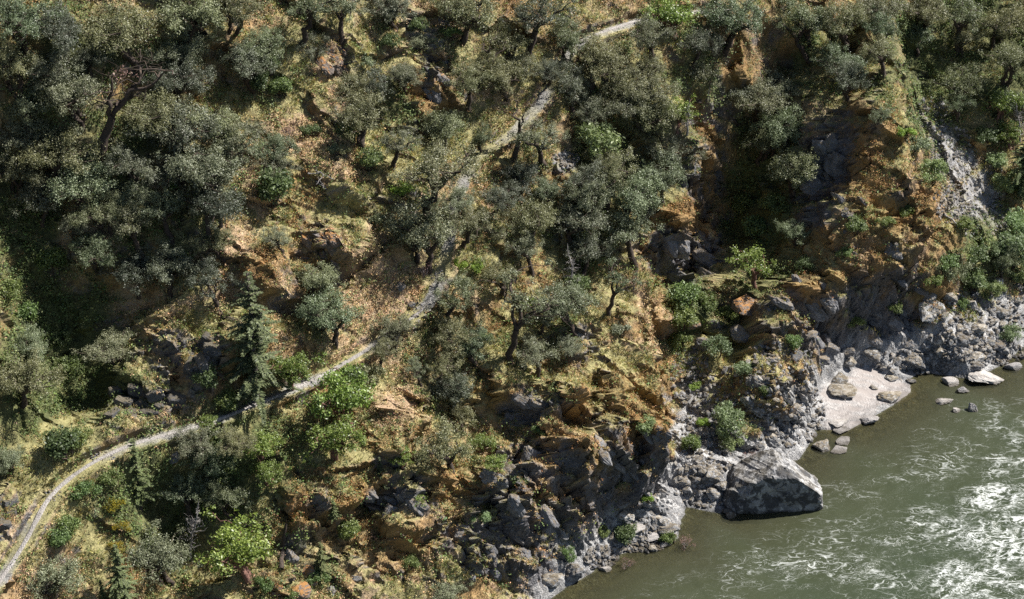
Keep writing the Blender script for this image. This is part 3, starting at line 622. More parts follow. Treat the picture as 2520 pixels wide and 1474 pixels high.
def shrub(seed, leafm, barkm, n_leaf=3200, ll=.11, lw=.06, tall=.8, loose=.0):
    r = np.random.default_rng(seed); st = Acc(); C = []; D = []
    ns = 11
    for k in range(ns):
        az = r.uniform(0, 6.28); rr = r.uniform(.1, .85) ** .8; e = np.array([rr * math.cos(az), rr * math.sin(az), tall * r.uniform(.7, 1.25) * (1.15 - .5 * rr)])
        st.tube(wob(np.array([.1 * math.cos(az), .1 * math.sin(az), -.15]), e, r, 5, .12, .08), np.linspace(.030, .010, 5), 4)
        P, d = clump_pts(e, r.uniform(.26, .46), n_leaf // ns, r, .8, -.7); C.append(P); D.append(d)
    C = np.concatenate(C); D = np.concatenate(D); V, F = leaves(C, D * .5 + np.array([0, 0, .4]) + r.normal(size=D.shape) * .6, ll, lw, r)
    lo = np.percentile(C, 3, axis=0); hi = np.percentile(C, 97, axis=0)
    return ([('stems', st.data('stems', barkm)), ('foliage', mesh_data('foliage', V, F, leafm))], (lo + hi) / 2, (hi[0] - lo[0] + hi[1] - lo[1]) / 2 + .1)
def conifer(seed, H=6.0, rb=1.35, thin=1.0):
    r = np.random.default_rng(seed); tr = Acc(); br = Acc(); C = []; T = []
    tr.tube(np.stack([np.linspace(0, .1, 10), np.zeros(10), np.linspace(-.5, H, 10)], 1), np.linspace(.16, .012, 10), 8)
    z = .5
    while z < H - .12:
        f = (1 - z / H); L = rb * (f ** .8) * r.uniform(.55, 1.2) + .08
        for k in range(r.integers(4, 7)):
            az = r.uniform(0, 6.28); l = L * r.uniform(.4, 1.3); dr = r.uniform(-.35, -.02) * l + .10
            e = np.array([l * math.cos(az), l * math.sin(az), z + dr]); s = np.array([.05 * z / H, 0, z]); bp_ = wob(s, e, r, 5, .05, .08); br.tube(bp_, np.linspace(.022, .006, 5), 3)
            n = int(95 * l * thin) + 6; t = r.random(n) ** .8; pos = s + (e - s) * t[:, None]; pos[:, 2] += .08 * l * np.sin(t * np.pi)
            dirn = (e - s) / (np.linalg.norm(e - s) + 1e-9); perp = np.array([-dirn[1], dirn[0], 0]); sd_ = r.choice([-1, 1], n)[:, None]
            out = perp * sd_ * r.uniform(.5, 1, n)[:, None] + dirn * .6 + np.array([0, 0, -.12]) + r.normal(size=(n, 3)) * .15
            ln = (.26 * (1 - t) + .10)[:, None] * (.55 + .45 * f); C.append(pos + out * ln * .5); T.append(out * ln)
        z += r.uniform(.16, .27)
    C = np.concatenate(C); T = np.concatenate(T); n = len(C)
    b = np.cross(T, np.array([0, 0, 1.]) + r.normal(size=(n, 3)) * .35); b /= np.linalg.norm(b, axis=1, keepdims=True) + 1e-9; b *= .030
    V = np.stack([C - T * .5, C + b, C + T * .55, C - b], 1).reshape(-1, 3)
    return ([('trunk', tr.data('trunk', FIR_BARK, True)), ('branches', br.data('branches', FIR_BARK)), ('crown', mesh_data('crown', V, np.arange(n * 4).reshape(n, 4), FIR_LEAF))], np.array([0, 0, H * .5]), H)
def snag(seed, H=4.5, barkm=None, fine=60, lean=.5, leafm=None, upright=False):
    r = np.random.default_rng(seed); tr = Acc(); br = Acc(); C = []
    top = np.array([lean, r.normal() * .2, H]); tp = wob(np.array([0, 0, -.5]), top, r, 9, .05); tr.tube(tp, np.linspace(.13, .02, 9), 7)
    for k in range(fine):
        t = r.uniform(.25, 1); i = int(t * 7); s = tp[i] + (tp[i+1] - tp[i]) * r.random(); az = r.uniform(0, 6.28); l = H * .26 * (1.2 - t) * r.uniform(.4, 1.2)
        e = s + np.array([l * math.cos(az), l * math.sin(az), l * (r.uniform(.1, .6) if upright else r.uniform(-.35, .1))]); q = wob(s, e, r, 5, .12); br.tube(q, np.linspace(.024, .007, 5), 3); C.append(e)
        for j in range(3):
            s2 = q[r.integers(1, 5)]; e2 = s2 + r.normal(size=3) * l * .28; br.tube(wob(s2, e2, r, 3, .1), np.linspace(.012, .005, 3), 3)
    parts = [('trunk', tr.data('trunk', barkm, True)), ('branches', br.data('branches', barkm))]
    return (parts, np.array([lean * .5, 0, H * .5]), H)
def bare_oak(seed, barkm, H=4.2, leafm=None, forks=3, lean=(.9, .2), frac=.6, nl=110):
    """big crooked bare limbs, with a few withered sprays"""
    r = np.random.default_rng(seed); tr = Acc(); limbs = []; tips = []
    f = np.array([lean[0] * .4, lean[1] * .4, H * .38]); tr.tube(wob(np.array([0, 0, -.5]), f, r, 6, .07), np.linspace(.19, .13, 6), 8)
    for k in range(forks):
        br = Acc(); az = (k - (forks - 1) / 2) * 1.1 + r.normal() * .2; e = np.array([lean[0] + 1.0 * math.sin(az), lean[1] + r.normal() * .5, H * r.uniform(.8, 1.05) * math.cos(az * .45)])
        q = wob(f, e, r, 8, .14, .03); br.tube(q, np.linspace(.11, .025, 8), 6); tips.append(e)
        for j in range(6):
            s = q[r.integers(2, 8)]; e2 = s + np.array([*(r.normal(size=2) * .5), r.uniform(0, .6)]); br.tube(wob(s, e2, r, 5, .16), np.linspace(.035, .009, 5), 4); tips.append(e2)
            for i in range(3): br.tube(wob(e2, e2 + r.normal(size=3) * .3, r, 3, .15), np.linspace(.012, .005, 3), 3)
        limbs.append(br)
    parts = [('trunk', tr.data('trunk', barkm, True))] + [('limb', b_.data('limb', barkm, True)) for b_ in limbs]
    if leafm is not None:
        P = [clump_pts(t, r.uniform(.2, .4), nl, r, .7)[0] for t in tips if r.random() < frac]; P = np.concatenate(P)
        parts.append(('crown', mesh_data('crown', *leaves(P, r.normal(size=P.shape) + np.array([0, 0, .5]), .10, .055, r), leafm)))
    return (parts, np.array([lean[0] * .6, lean[1] * .6, H * .5]), H)

VARIANTS['oak'] = [oak(100 + i, ('round', 'wide', 'round', 'open', 'round', 'wide')[i], OAK_LEAF, OAK_BARK, 13500) for i in range(6)]
VARIANTS['wide'] = [oak(120 + i, 'wide', OAK_LEAF, OAK_BARK, 13000) for i in range(3)]
VARIANTS['open'] = [oak(140 + i, 'open', OAK_LEAF, OAK_BARK, 14000) for i in range(3)]
VARIANTS['low'] = [oak(160 + i, 'low', PALE_LEAF, OAK_BARK, 13000) for i in range(3)]
VARIANTS['pale'] = [oak(170 + i, 'round', PALE_LEAF, OAK_BARK, 14000, .09, .052) for i in range(3)]
VARIANTS['madrone'] = [oak(180 + i, s, MADRONE_LEAF, MADRONE_BARK, 5200, .17, .085) for i, s in enumerate(('round', 'open', 'wide'))]
VARIANTS['bush'] = [shrub(200 + i, BUSH_LEAF, OAK_BARK) for i in range(3)]
VARIANTS['lime'] = [shrub(210 + i, LIME_LEAF, OAK_BARK, 2600, .13, .07) for i in range(2)]
VARIANTS['willow'] = [shrub(220 + i, WILLOW_LEAF, OAK_BARK, 2800, .14, .045, 1.0) for i in range(3)]
VARIANTS['grey'] = [shrub(230 + i, PALE_LEAF, OAK_BARK, 3000) for i in range(2)]
VARIANTS['broom'] = [shrub(240, BROOM_LEAF, OAK_BARK, 2600, .08, .04, 1.1)]
VARIANTS['twiggy'] = [shrub(250, RED_LEAF, DEAD_BARK, 500, .08, .04, .9)]
VARIANTS['conifer'] = [conifer(300), conifer(301, 6, 1.6, .9), conifer(302, 6, 1.9, 1.2)]
VARIANTS['snag'] = [snag(310, barkm=DEAD_BARK), snag(311, barkm=DEAD_BARK, upright=True, fine=45, lean=.9)]
VARIANTS['bare'] = [bare_oak(320, OAK_BARK, leafm=None), bare_oak(321, OAK_BARK, leafm=RED_LEAF, lean=(1.7, .3), frac=.2, nl=40), bare_oak(322, OAK_BARK, leafm=OAK_LEAF, forks=4)]
NAME = dict(oak='oak_tree', wide='oak_tree', open='oak_tree', low='oak_tree', pale='oak_tree', madrone='madrone_tree', bush='bush', lime='bush', willow='willow_bush', grey='bush', broom='broom_bush', twiggy='dry_bush', conifer='fir_tree', snag='dead_tree', bare='bare_tree')
CAT = dict(oak='tree', wide='tree', open='tree', low='tree', pale='tree', madrone='tree', bush='bush', lime='bush', willow='bush', grey='bush', broom='bush', twiggy='bush', conifer='fir', snag='dead tree', bare='bare tree')
GRP = dict(tree='evergreen trees on the canyon side', bush='bushes on the canyon side', fir='firs beside the trail and gully')
_used = {}; TREES = []
def plant(kind, fx, fy, w, label, var=None, rz=None, flip=1.0, group=None):
    """fx, fy: middle of the crown in the picture; w: crown width (height for firs, dead and bare trees)"""
    L = VARIANTS[kind]; k = _used.get(kind, 0); _used[kind] = k + 1
    vi = (k * 7 + int(fx)) % len(L) if var is None else var
    parts, cc, cw = L[vi]; rz = random.uniform(0, 6.28) if rz is None else rz
    s = 1.0; loc = None
    c0, s0_ = math.cos(rz), math.sin(rz); ox = cc[0] * c0 - cc[1] * s0_; oy = cc[0] * s0_ + cc[1] * c0
    depth = 125.0
    for it in range(3):
        s = w / px_m(depth) / cw
        if kind in ('conifer', 'snag', 'bare'): s /= math.cos(PITCH)
        bx = fx - ox * s * px_m(depth); by = fy + (cc[2] * math.cos(PITCH) + oy * math.sin(PITCH) - .05) * s * px_m(depth)
        loc, nrm = surf(bx, by)
        if loc is None: return None
        depth = (np.array(loc) - CAM) @ F_
    t = empty(NAME[kind], loc, rz, s); t.scale = (s, s, s * random.uniform(.92, 1.1))
    cat = CAT[kind]; tag(t, label, cat, group or GRP.get(cat))
    trunk_o = None
    for nm, me in parts:
        o = bpy.data.objects.new(nm, me); col.objects.link(o); o.parent = trunk_o if nm in ('limb', 'branches') and trunk_o is not None else t
        if nm == 'trunk' and trunk_o is None: trunk_o = o
        if nm in ('branches', 'stems'): o['kind'] = 'stuff'
    TREES.append((t, kind)); return t
# ================================================================ TREES (kind, x, y, width, label)
PL = [
# --- upper left wood
('oak',60,50,150,"grey-green live oak in the top left corner of the slope"),
('oak',165,70,150,"live oak second from the left along the top edge"),
('pale',40,150,120,"silvery live oak on the left edge just under the corner tree"),
('oak',140,155,140,"round live oak in the left wood, third row from the top edge"),
('wide',305,75,180,"broad olive-brown live oak with leaning dark trunk near the top left"),
('oak',235,120,110,"small live oak tucked left of the broad olive-brown oak"),
('oak',444,130,115,"live oak just right of the broad olive-brown oak"),
('pale',480,25,150,"silvery live oak on the top edge left of the grassy strip"),
('oak',585,25,125,"dark live oak on the top edge above the grassy strip"),
('wide',455,195,140,"spreading live oak left of the grassy strip, under the silvery one"),
('pale',612,150,150,"large silvery live oak right of the narrow grassy strip"),
('pale',650,110,130,"silvery live oak between the grassy strip and the rusty upper outcrop"),
('oak',70,235,140,"live oak on the left edge above the dark hollow"),
('oak',190,230,130,"live oak left of the crooked bare tree"),
('low',130,310,150,"low grey oak left of the crooked bare tree's foot"),
('oak',55,330,120,"live oak at the left edge level with the crooked bare tree's foot"),
('wide',160,370,180,"broad silvery-green oak with crooked limbs above the left hollow"),
('wide',395,275,150,"yellow-green oak right of the crooked bare tree"),
('wide',450,315,170,"flat-topped olive oak below the grassy strip"),
('pale',545,315,130,"live oak between the flat-topped olive oak and the tan scree"),
('open',600,335,110,"thin-crowned oak at the upper left end of the tan scree"),
('oak',670,365,120,"live oak standing on the left side of the tan scree"),
('oak',686,410,90,"smaller live oak just below the tree on the tan scree's left side"),
('bush',680,460,80,"green bush at the lower left corner of the tan scree"),
('oak',335,400,130,"live oak below the foot of the crooked bare tree"),
('oak',450,405,130,"live oak under the flat-topped olive oak"),
('pale',505,420,150,"silvery oak left of the driftwood on the tan scree"),
('oak',560,385,120,"live oak above the silvery oak near the driftwood"),
('low',205,445,150,"low oak in the left wood above the yellow-leaved gap"),
('oak',50,420,120,"shaded live oak on the left edge over the dark hollow"),
('oak',110,470,120,"live oak overhanging the dark left hollow"),
('oak',315,470,110,"live oak left of the thick leaning trunk"),
('oak',400,500,110,"live oak just left of the thick forked trunk"),
('wide',535,505,150,"wide oak on a thick dark forked trunk left of the orange bank"),
('oak',250,520,110,"small live oak above the orange gap in the left wood"),
('oak',195,540,100,"round live oak above the dark left hollow"),
('oak',325,550,110,"live oak above the two silvery oaks of the left hollow"),
('oak',520,585,100,"live oak under the thick forked trunk"),
('wide',240,615,115,"small spreading oak on a leaning trunk beside the dark hollow"),
('oak',325,655,120,"live oak left of the tallest silvery oak over the grey slabs"),
('pale',427,645,110,"tall silvery oak above the grey slabs, left of the fir"),
('open',521,690,115,"greener thin oak between the grey slabs and the tall fir"),
('low',277,853,110,"round grey oak hanging over the grey slab wall"),
('bush',18,715,70,"shaded bush on the left edge in the dark hollow"),
('pale',75,850,95,"slim oak top rising out of the dark hollow at the left edge"),
('wide',80,930,150,"pale olive oak on the left edge above the trail bend"),
('low',20,1130,80,"low oak on the left edge beside the grassy trail bank"),
# --- upper middle
('open',780,10,120,"multi-stemmed oak on the top edge over the rusty outcrop"),
('oak',850,12,110,"live oak on the top edge right of the multi-stemmed one"),
('open',763,110,80,"small sparse oak growing beside the rusty upper outcrop"),
('oak',960,15,120,"shaded live oak at the top edge above the dark cleft"),
('wide',1145,25,150,"oak with a dark forked trunk and level limbs near the top centre"),
('low',1034,97,75,"small oak above the grey outcrop in the upper centre"),
('oak',857,215,110,"left crown of the oak group above the tan scree"),
('oak',925,205,105,"right crown of the oak group above the tan scree"),
('oak',884,280,130,"front oak of the dark group above the tan scree"),
('oak',997,185,85,"narrow oak left of the grey and rusty outcrop"),
('pale',1091,300,110,"round oak under the grey and rusty outcrop"),
('oak',1150,205,105,"oak right of the rusty outcrop, above the upper trail"),
('oak',1190,165,90,"small oak beside the bent bare trunk above the trail"),
('oak',1240,185,110,"oak left of the sunlit bank of the upper trail"),
('open',1245,105,110,"thin oak above the upper trail's sunlit bank"),
('oak',985,345,95,"oak over the ferny rocks left of the prominent trail oak"),
('open',1092,408,185,"prominent open oak with branching trunk between the two trail stretches"),
('oak',1240,480,105,"oak hanging below the trail right of the prominent open oak"),
('oak',1125,492,100,"small oak hugging the foot of the prominent open oak"),
# --- upper right of centre
('oak',1330,35,140,"oak above the top bend of the trail, left one"),
('oak',1400,92,105,"oak just above the shaded top bend of the trail"),
('oak',1285,160,90,"oak over the sunlit trail bank, upper one"),
('wide',1795,40,150,"branching oak on the top edge right of the bright madrone"),
('oak',1465,120,120,"oak directly below the top stretch of the trail"),
('oak',1590,95,110,"oak left of and below the bright madrone"),
('oak',1725,95,115,"oak right of and below the bright madrone"),
('oak',1704,160,120,"purplish-grey oak over the upper cliff"),
('wide',1490,160,140,"broad oak below the top stretch of the trail"),
('oak',1580,170,95,"round oak in the middle of the wood under the top trail"),
('oak',1405,205,110,"oak shading the right edge of the upper trail"),
('oak',1495,225,115,"oak in the wood between the upper trail and the cliff, left"),
('wide',1594,220,135,"oak in the wood between the upper trail and the cliff, right"),
('oak',1445,275,95,"rounded oak right of the bare trailside tree"),
('oak',1545,260,120,"oak with a mossy upright trunk in the wood above the cliff"),
('oak',1614,275,115,"oak left of the hanging yellow-green madrone"),
('oak',1180,330,70,"small oak on the bank left of the upper trail"),
('oak',1345,175,75,"small oak overhanging the upper trail from the left"),
('open',1323,335,115,"thin oak right of the bare tree by the trail"),
('willow',1467,345,95,"pale loose-leaved bush in the wood above the talus patch"),
('oak',1594,325,115,"oak beneath the hanging madrone, upper one"),
('oak',1630,365,115,"oak beneath the hanging madrone, lower one"),
('oak',1614,420,135,"large oak left of the cliff's twiggy tree"),
('wide',1485,390,115,"bright-topped oak right of the small talus patch"),
('oak',1445,425,125,"oak just below the small talus patch"),
('oak',1515,420,115,"oak in the middle of the lower wood over the buttress"),
('pale',1555,475,135,"silvery oak at the lower right of the wood over the buttress"),
('oak',1455,480,125,"oak at the lower left of the wood over the buttress"),
('open',1694,365,95,"twiggy thin oak leaning out of the upper cliff"),
('oak',1794,225,115,"oak above the dark ravine, left one"),
('wide',1861,240,130,"oak with mossy limbs overhanging the dark ravine"),
('oak',1880,350,95,"oak hanging into the dark ravine from the right"),
('oak',1280,430,115,"oak right below the upper trail and the bare tree"),
('oak',1345,470,90,"small oak beside the orange bank under the talus patch"),
# --- right side
('pale',1910,215,95,"silvery oak above the shaded cliff, upper one"),
('pale',1910,315,115,"silvery oak above the shaded cliff, middle one"),
('pale',1945,410,115,"silvery oak on the shaded cliff, lowest one"),
('oak',1970,45,145,"dark oak at the top edge left of the right-hand ridge"),
('oak',2065,50,130,"dark oak on the top edge over the right-hand ridge"),
('wide',2157,20,115,"oak on the right-hand ridge at the top edge"),
('oak',2167,70,95,"oak with crooked trunk on the crest of the right-hand ridge"),
('oak',2154,120,95,"oak leaning over the orange crest of the right-hand ridge"),
('oak',2074,145,115,"oak in shade left of the orange crest, upper one"),
('pale',2080,195,115,"silvery oak in shade left of the orange crest"),
('wide',2267,27,125,"olive oak on the top edge over the shaded hollow"),
('oak',2250,75,95,"oak below the olive oak in the shaded hollow"),
('oak',2367,30,120,"oak on the top edge in the right-hand shade"),
('oak',2367,75,95,"smaller oak below the top-edge oak in the right-hand shade"),
('oak',2468,50,135,"oak in the top right corner"),
('oak',2480,150,110,"shaded oak on the right edge under the corner tree"),
('open',2364,205,100,"tall thin oak standing right of the talus chute's head"),
('oak',2345,250,75,"small oak at the foot of the tall thin oak by the talus"),
('bush',2425,330,50,"bush between the talus chute and the right-hand madrones"),
('oak',2480,250,80,"shaded small oak on the right edge above the madrone"),
('low',2327,659,105,"round grey-olive oak on the bank at the foot of the orange slope"),
('oak',2464,630,90,"dark crooked oak on the right bank near the edge"),
('pale',1945,565,75,"silvery oak clinging to the rock below the shaded cliff"),
('open',2164,287,55,"small sparse tree on the orange ridge"),
# --- centre and below the trail
('pale',1045,560,160,"big rounded pale-olive oak left of the trail"),
('open',1164,545,100,"leaning oak on the right of the trail opposite the big rounded one"),
('pale',785,675,110,"blue-grey sparse oak on the tan slope, upper crown"),
('pale',815,755,140,"blue-grey sparse oak on the tan slope, lower crown"),
('wide',965,805,100,"twisted oak standing on the trail's lower edge, right part"),
('oak',950,855,75,"small twisted oak on the trail's lower edge, left part"),
('open',1124,715,110,"open oak with low branching trunk right of the trail's bend"),
('open',1228,675,95,"slim oak right of the lime bushes beside the trail"),
('oak',1104,815,110,"oak below the trail bend, nearest the trail"),
('oak',1155,840,110,"oak below the trail bend, right of the nearest one"),
('oak',1097,890,95,"oak below the trail bend, lower one"),
('pale',1111,945,105,"oak at the bottom of the row below the trail bend"),
('wide',1310,540,125,"oak at the left end of the wood over the lower buttress"),
('wide',1410,535,155,"wide oak with a visible dark trunk above the lower buttress"),
('oak',1534,555,135,"oak leaning out beside the mossy dome"),
('oak',1447,600,135,"oak over the grey dead fir"),
('oak',1575,510,85,"small oak just left of the mossy dome"),
('oak',1262,560,100,"oak right of the trail below the upper trail stretch"),
('oak',1290,610,90,"small oak left of the grey dead fir"),
('wide',1384,735,140,"green-olive oak in the middle of the lower buttress"),
('open',1343,775,75,"small oak on the rocks below the green-olive one"),
('oak',1313,860,105,"low oak beside the foot of the dark bare tree"),
('low',1400,850,65,"small oak in the cleft of the lower buttress"),
('grey',1527,806,48,"round dark bush on the grassy ledge of the lower buttress"),
('open',1024,905,60,"thin little tree below the trail"),
('oak',1090,1090,150,"spreading grey oak on the mossy ledges below the trail"),
('oak',1124,1010,95,"oak just above the spreading grey oak on the ledges"),
('low',1097,1450,95,"low grey oak on the bottom edge of the centre rocks"),
# --- lower left
('low',127,1415,150,"round dark oak in the bottom left beside the trail"),
('oak',394,1366,140,"oak in the bottom left gully between fir and madrone"),
('oak',484,1085,105,"left oak of the three below the trail's lower stretch"),
('oak',535,1120,125,"middle oak of the three below the trail's lower stretch"),
('oak',585,1085,100,"right oak of the three below the trail's lower stretch"),
('oak',460,1190,110,"shaded oak in the gully under the three oaks"),
('oak',560,1210,110,"shaded oak in the gully left of the large madrone"),
# --- madrones
('madrone',1647,22,115,"bright yellow-green madrone on the top edge by the trail"),
('madrone',1670,265,75,"yellow-green madrone hanging over the upper cliff"),
('madrone',1838,640,100,"bright madrone alone above the boulders of the ravine mouth"),
('madrone',2465,250,85,"green madrone beyond the talus chute near the right edge, upper"),
('madrone',2482,330,60,"green madrone beyond the talus chute near the right edge, lower"),
('madrone',838,965,155,"bright madrone with red trunks straddling the trail"),
('madrone',825,1070,120,"lower crown of madrone leaves under the bright trailside madrone"),
('madrone',713,910,95,"dark-leaved madrone at the trail beside the tall fir"),
('madrone',655,1095,80,"bright madrone below the trail at the fir's foot"),
('madrone',665,1160,70,"madrone lower on the bank below the fir"),
('madrone',584,1325,165,"large madrone with red stems near the bottom left rocks"),
('madrone',987,1120,55,"small madrone on the ledges left of the spreading grey oak"),
('madrone',1190,1085,55,"small madrone right of the spreading grey oak"),
('madrone',1222,1135,50,"small madrone beside the dark fractured cliff"),
('madrone',1031,1229,36,"tiny madrone below the overhanging ledge"),
('madrone',515,1040,40,"small madrone poking up at the slab wall's right side"),
# --- firs and dead trees
('conifer',634,835,285,"tall dark fir above the lower trail, right of the grey slabs"),
('conifer',345,1165,165,"dark fir on the bank just below the trail"),
('conifer',300,1410,140,"fir at the bottom left beside the gully"),
('conifer',255,1455,70,"small fir at the very bottom left"),
('conifer',936,1165,75,"little fir on the mossy ledge"),
('conifer',793,1370,95,"small fir above the orange boulders' right side"),
('conifer',822,1250,60,"stunted fir on the mossy wall"),
('conifer',2512,400,170,"fir on the right edge beyond the talus chute"),
('snag',481,1300,150,"grey dead tree in the bottom left gully"),
('snag',1404,670,125,"grey dead fir in front of the wood over the lower buttress"),
('snag',1690,290,90,"grey dead top beside the hanging madrone"),
('snag',2500,300,100,"bleached dead tree on the right edge"),
('bare',310,260,260,"crooked bare tree with reddish twigs in the upper left wood"),
('bare',1285,320,150,"bare dark tree beside the upper trail"),
('bare',1280,790,190,"dark bare tree with thick limbs below the trail"),
('bare',1515,715,120,"small bare tree on the lower buttress"),
('bare',1205,145,110,"bent bare trunk above the upper trail"),
]
# --- bushes
BU = [
('lime',1175,655,40,"lime bush beside the trail below the leaning oak, right one"),('lime',1130,650,36,"lime bush beside the trail below the leaning oak, left one"),
('lime',990,465,45,"lime bush at the foot of the tan scree"),('lime',440,455,40,"lime bush in the left wood"),('lime',150,468,40,"lime bush in the upper left wood near the hollow"),
('willow',2287,424,75,"pale green bush left of the talus chute"),('grey',2250,354,60,"grey bush on the right flank of the orange ridge"),('lime',2230,325,40,"yellow-green bush on the orange ridge's right flank"),
('willow',2475,450,62,"bright leafy bush right of the talus chute"),('willow',2451,394,48,"small leafy bush above the bright one right of the talus"),('willow',2502,560,85,"large pale bush on the right edge below the talus"),
('willow',2500,610,80,"pale bush on the right edge above the bank"),('bush',2400,622,55,"green bush on the bank between the talus and the round oak"),('bush',2371,552,34,"green bush beside the fallen log on the talus"),
('bush',2391,685,50,"green bush right of the round bank oak"),('willow',2444,705,50,"pale bush among the right bank boulders"),('willow',2484,820,50,"pale upright bush at the sandy end of the bank"),
('bush',2224,519,42,"bush on the orange slope, upper one"),('bush',2104,555,42,"bush on the orange slope beside the dark rock"),('bush',2180,545,40,"bush in the middle of the orange slope"),
('bush',1980,648,42,"bush on the rock shelf above the ravine mouth"),('bush',2200,756,34,"bush on the grey rock over the sandy bay"),('bush',2104,786,45,"bush in the cleft over the sandy bay"),('bush',2080,620,40,"green bush under the dark rock overhang"),
('bush',1684,722,65,"green bush at the buttress edge in the ravine mouth, upper"),('bush',1677,778,58,"green bush at the buttress edge in the ravine mouth, middle"),('bush',1668,830,50,"green bush at the buttress edge in the ravine mouth, lower"),
('willow',1760,850,62,"pale bush right of the standing brown boulder"),('bush',1740,740,55,"bush in the ravine mouth centre"),('bush',1790,770,50,"bush in front of the brown block in the ravine mouth"),('willow',1830,905,45,"pale bush on the mossy rubble"),
('willow',1790,1030,75,"fresh green sapling on the talus above the big boulder"),('willow',1800,1085,55,"fresh green sapling lower on the talus"),('bush',1700,1090,40,"green shrub on the left of the talus"),('lime',1730,1040,28,"small bright shrub on the talus"),
('willow',1590,1045,50,"pale shrub on the steep pale face of the buttress"),('bush',1855,560,50,"shaded bush in the dark ravine, lower"),('bush',1900,500,60,"shaded bush in the dark ravine, right"),('bush',1830,500,50,"shaded bush in the dark ravine, left"),
('bush',1420,700,50,"bush below the dead fir"),('lime',1300,745,40,"bright bush behind the dark bare tree"),('willow',1160,830,40,"pale bush right of the trail bend row"),('willow',1190,830,42,"pale bush on the tan bank below the trail"),
('grey',904,916,75,"dull bush on the trail's lower side above the tan bank"),('bush',870,930,55,"green bush below the trail left of the dull one"),('willow',1184,1268,42,"pale bush beside the dark fractured cliff"),('bush',1330,1060,40,"bush under the dark overhang"),
('bush',1010,1380,42,"bush among the lower centre rocks"),('bush',1275,1180,38,"bush on the grey cliff"),('bush',1480,1300,42,"bush over the shore stones, upper"),('bush',1540,1310,48,"bush over the shore stones, right"),('bush',1400,1362,40,"bush over the shore stones, lower"),('lime',1590,1225,30,"bright tuft at the buttress foot"),
('bush',860,1300,48,"grey-green bush on the mossy wall"),('bush',780,1420,48,"bush right of the orange boulders"),('bush',650,1430,50,"bush left of the orange boulders"),('bush',720,1460,40,"bush under the orange boulders"),
('broom',280,1238,46,"yellow-flowering broom below the trail, upper"),('broom',302,1292,38,"yellow-flowering broom below the trail, lower"),('broom',290,1345,36,"small yellow-flowering broom above the bottom fir"),
('bush',157,1085,75,"green bush at the trail bend under the shaded wall"),('bush',200,1075,55,"small green bush beside the trail bend"),('bush',170,1290,50,"bush on the grassy bank below the trail"),('bush',210,1205,60,"green bush on the outer edge of the lower trail"),('bush',150,1320,45,"leafy bush low on the grassy bank"),
('bush',270,1170,55,"bush on the trail's outer edge above the broom"),('bush',130,640,60,"bush in the dark left hollow, upper"),('bush',60,770,60,"grey bush in the dark left hollow, lower"),('bush',150,830,50,"bright bush in the dark left hollow"),('bush',165,900,70,"shaded bush in the dark left hollow, lowest"),
('bush',510,930,55,"green bush hanging beside the slab wall"),('bush',560,985,50,"bush above the trail below the slab wall"),('bush',640,200,50,"green bush above the tan scree, near the grass"),('bush',690,210,50,"green bush in the upper grass"),('bush',660,150,45,"bush left of the upper grass"),
('grey',840,370,40,"pale grey bush on the upper end of the scree, right one"),('grey',815,365,36,"pale grey bush on the upper end of the scree, left one"),('twiggy',715,320,45,"leafless purplish bush on the tan scree"),('bush',765,320,45,"green bush right of the purplish bush"),
('bush',915,390,50,"green bush under the dark oak group"),('bush',870,310,60,"dark bush at the foot of the dark oak group"),('grey',920,535,50,"grey-green bush on the tan slope left of the rounded oak"),('bush',880,605,50,"bush on the tan slope below the brown overhang"),('open',680,580,75,"small dark tree on the orange bank"),
('bush',1030,60,40,"bush in the upper centre above the grey outcrop"),('bush',960,100,45,"bush on the grassy upper slope"),('grey',900,150,40,"pale bush in the middle of the grassy upper slope"),('bush',1110,80,45,"bush beside the dark forked trunk"),
('willow',2400,690,45,"pale bush in front of the dark crooked bank oak, left"),('willow',2500,670,55,"pale bush at the right edge above the bank"),('bush',2300,690,45,"green bush at the foot of the round bank oak"),('bush',2365,745,34,"low green bush on the bank beside the grey boulder"),
('twiggy',1545,1385,36,"dry twigs on the shore point"),('twiggy',1690,1330,40,"dry twigs at the water's edge"),('twiggy',1850,1130,50,"dry twigs above the big boulder"),('bush',1640,1320,36,"low bush on the shore point"),('twiggy',1560,695,55,"purplish twiggy bush on the buttress top"),('twiggy',1040,660,45,"leafless purplish bush under the rounded oak"),
('lime',1710,950,30,"grass-green shrub at the head of the talus"),('bush',1950,840,36,"shrub on the mossy rubble near the bay"),('bush',1880,960,30,"shrub in the middle of the rubble"),('bush',2330,640,50,"bush behind the round bank oak"),('willow',2455,612,50,"pale bush left of the large one on the right edge"),
]
for q in PL + BU:
    kind, x, y, w, lab = q
    if kind == 'bare':
        vi = {310: 1, 1285: 0, 1280: 2, 1515: 2, 1205: 0}[x]; plant(kind, x, y, w, lab, var=vi, rz=random.uniform(-.3, .3))
    elif kind == 'conifer' and w > 180: plant(kind, x, y, w, lab, var=2)
    else: plant(kind, x, y, w * ((.95 if x < 560 else .89) if kind in ('oak', 'wide', 'pale', 'low') else 1.0), lab)
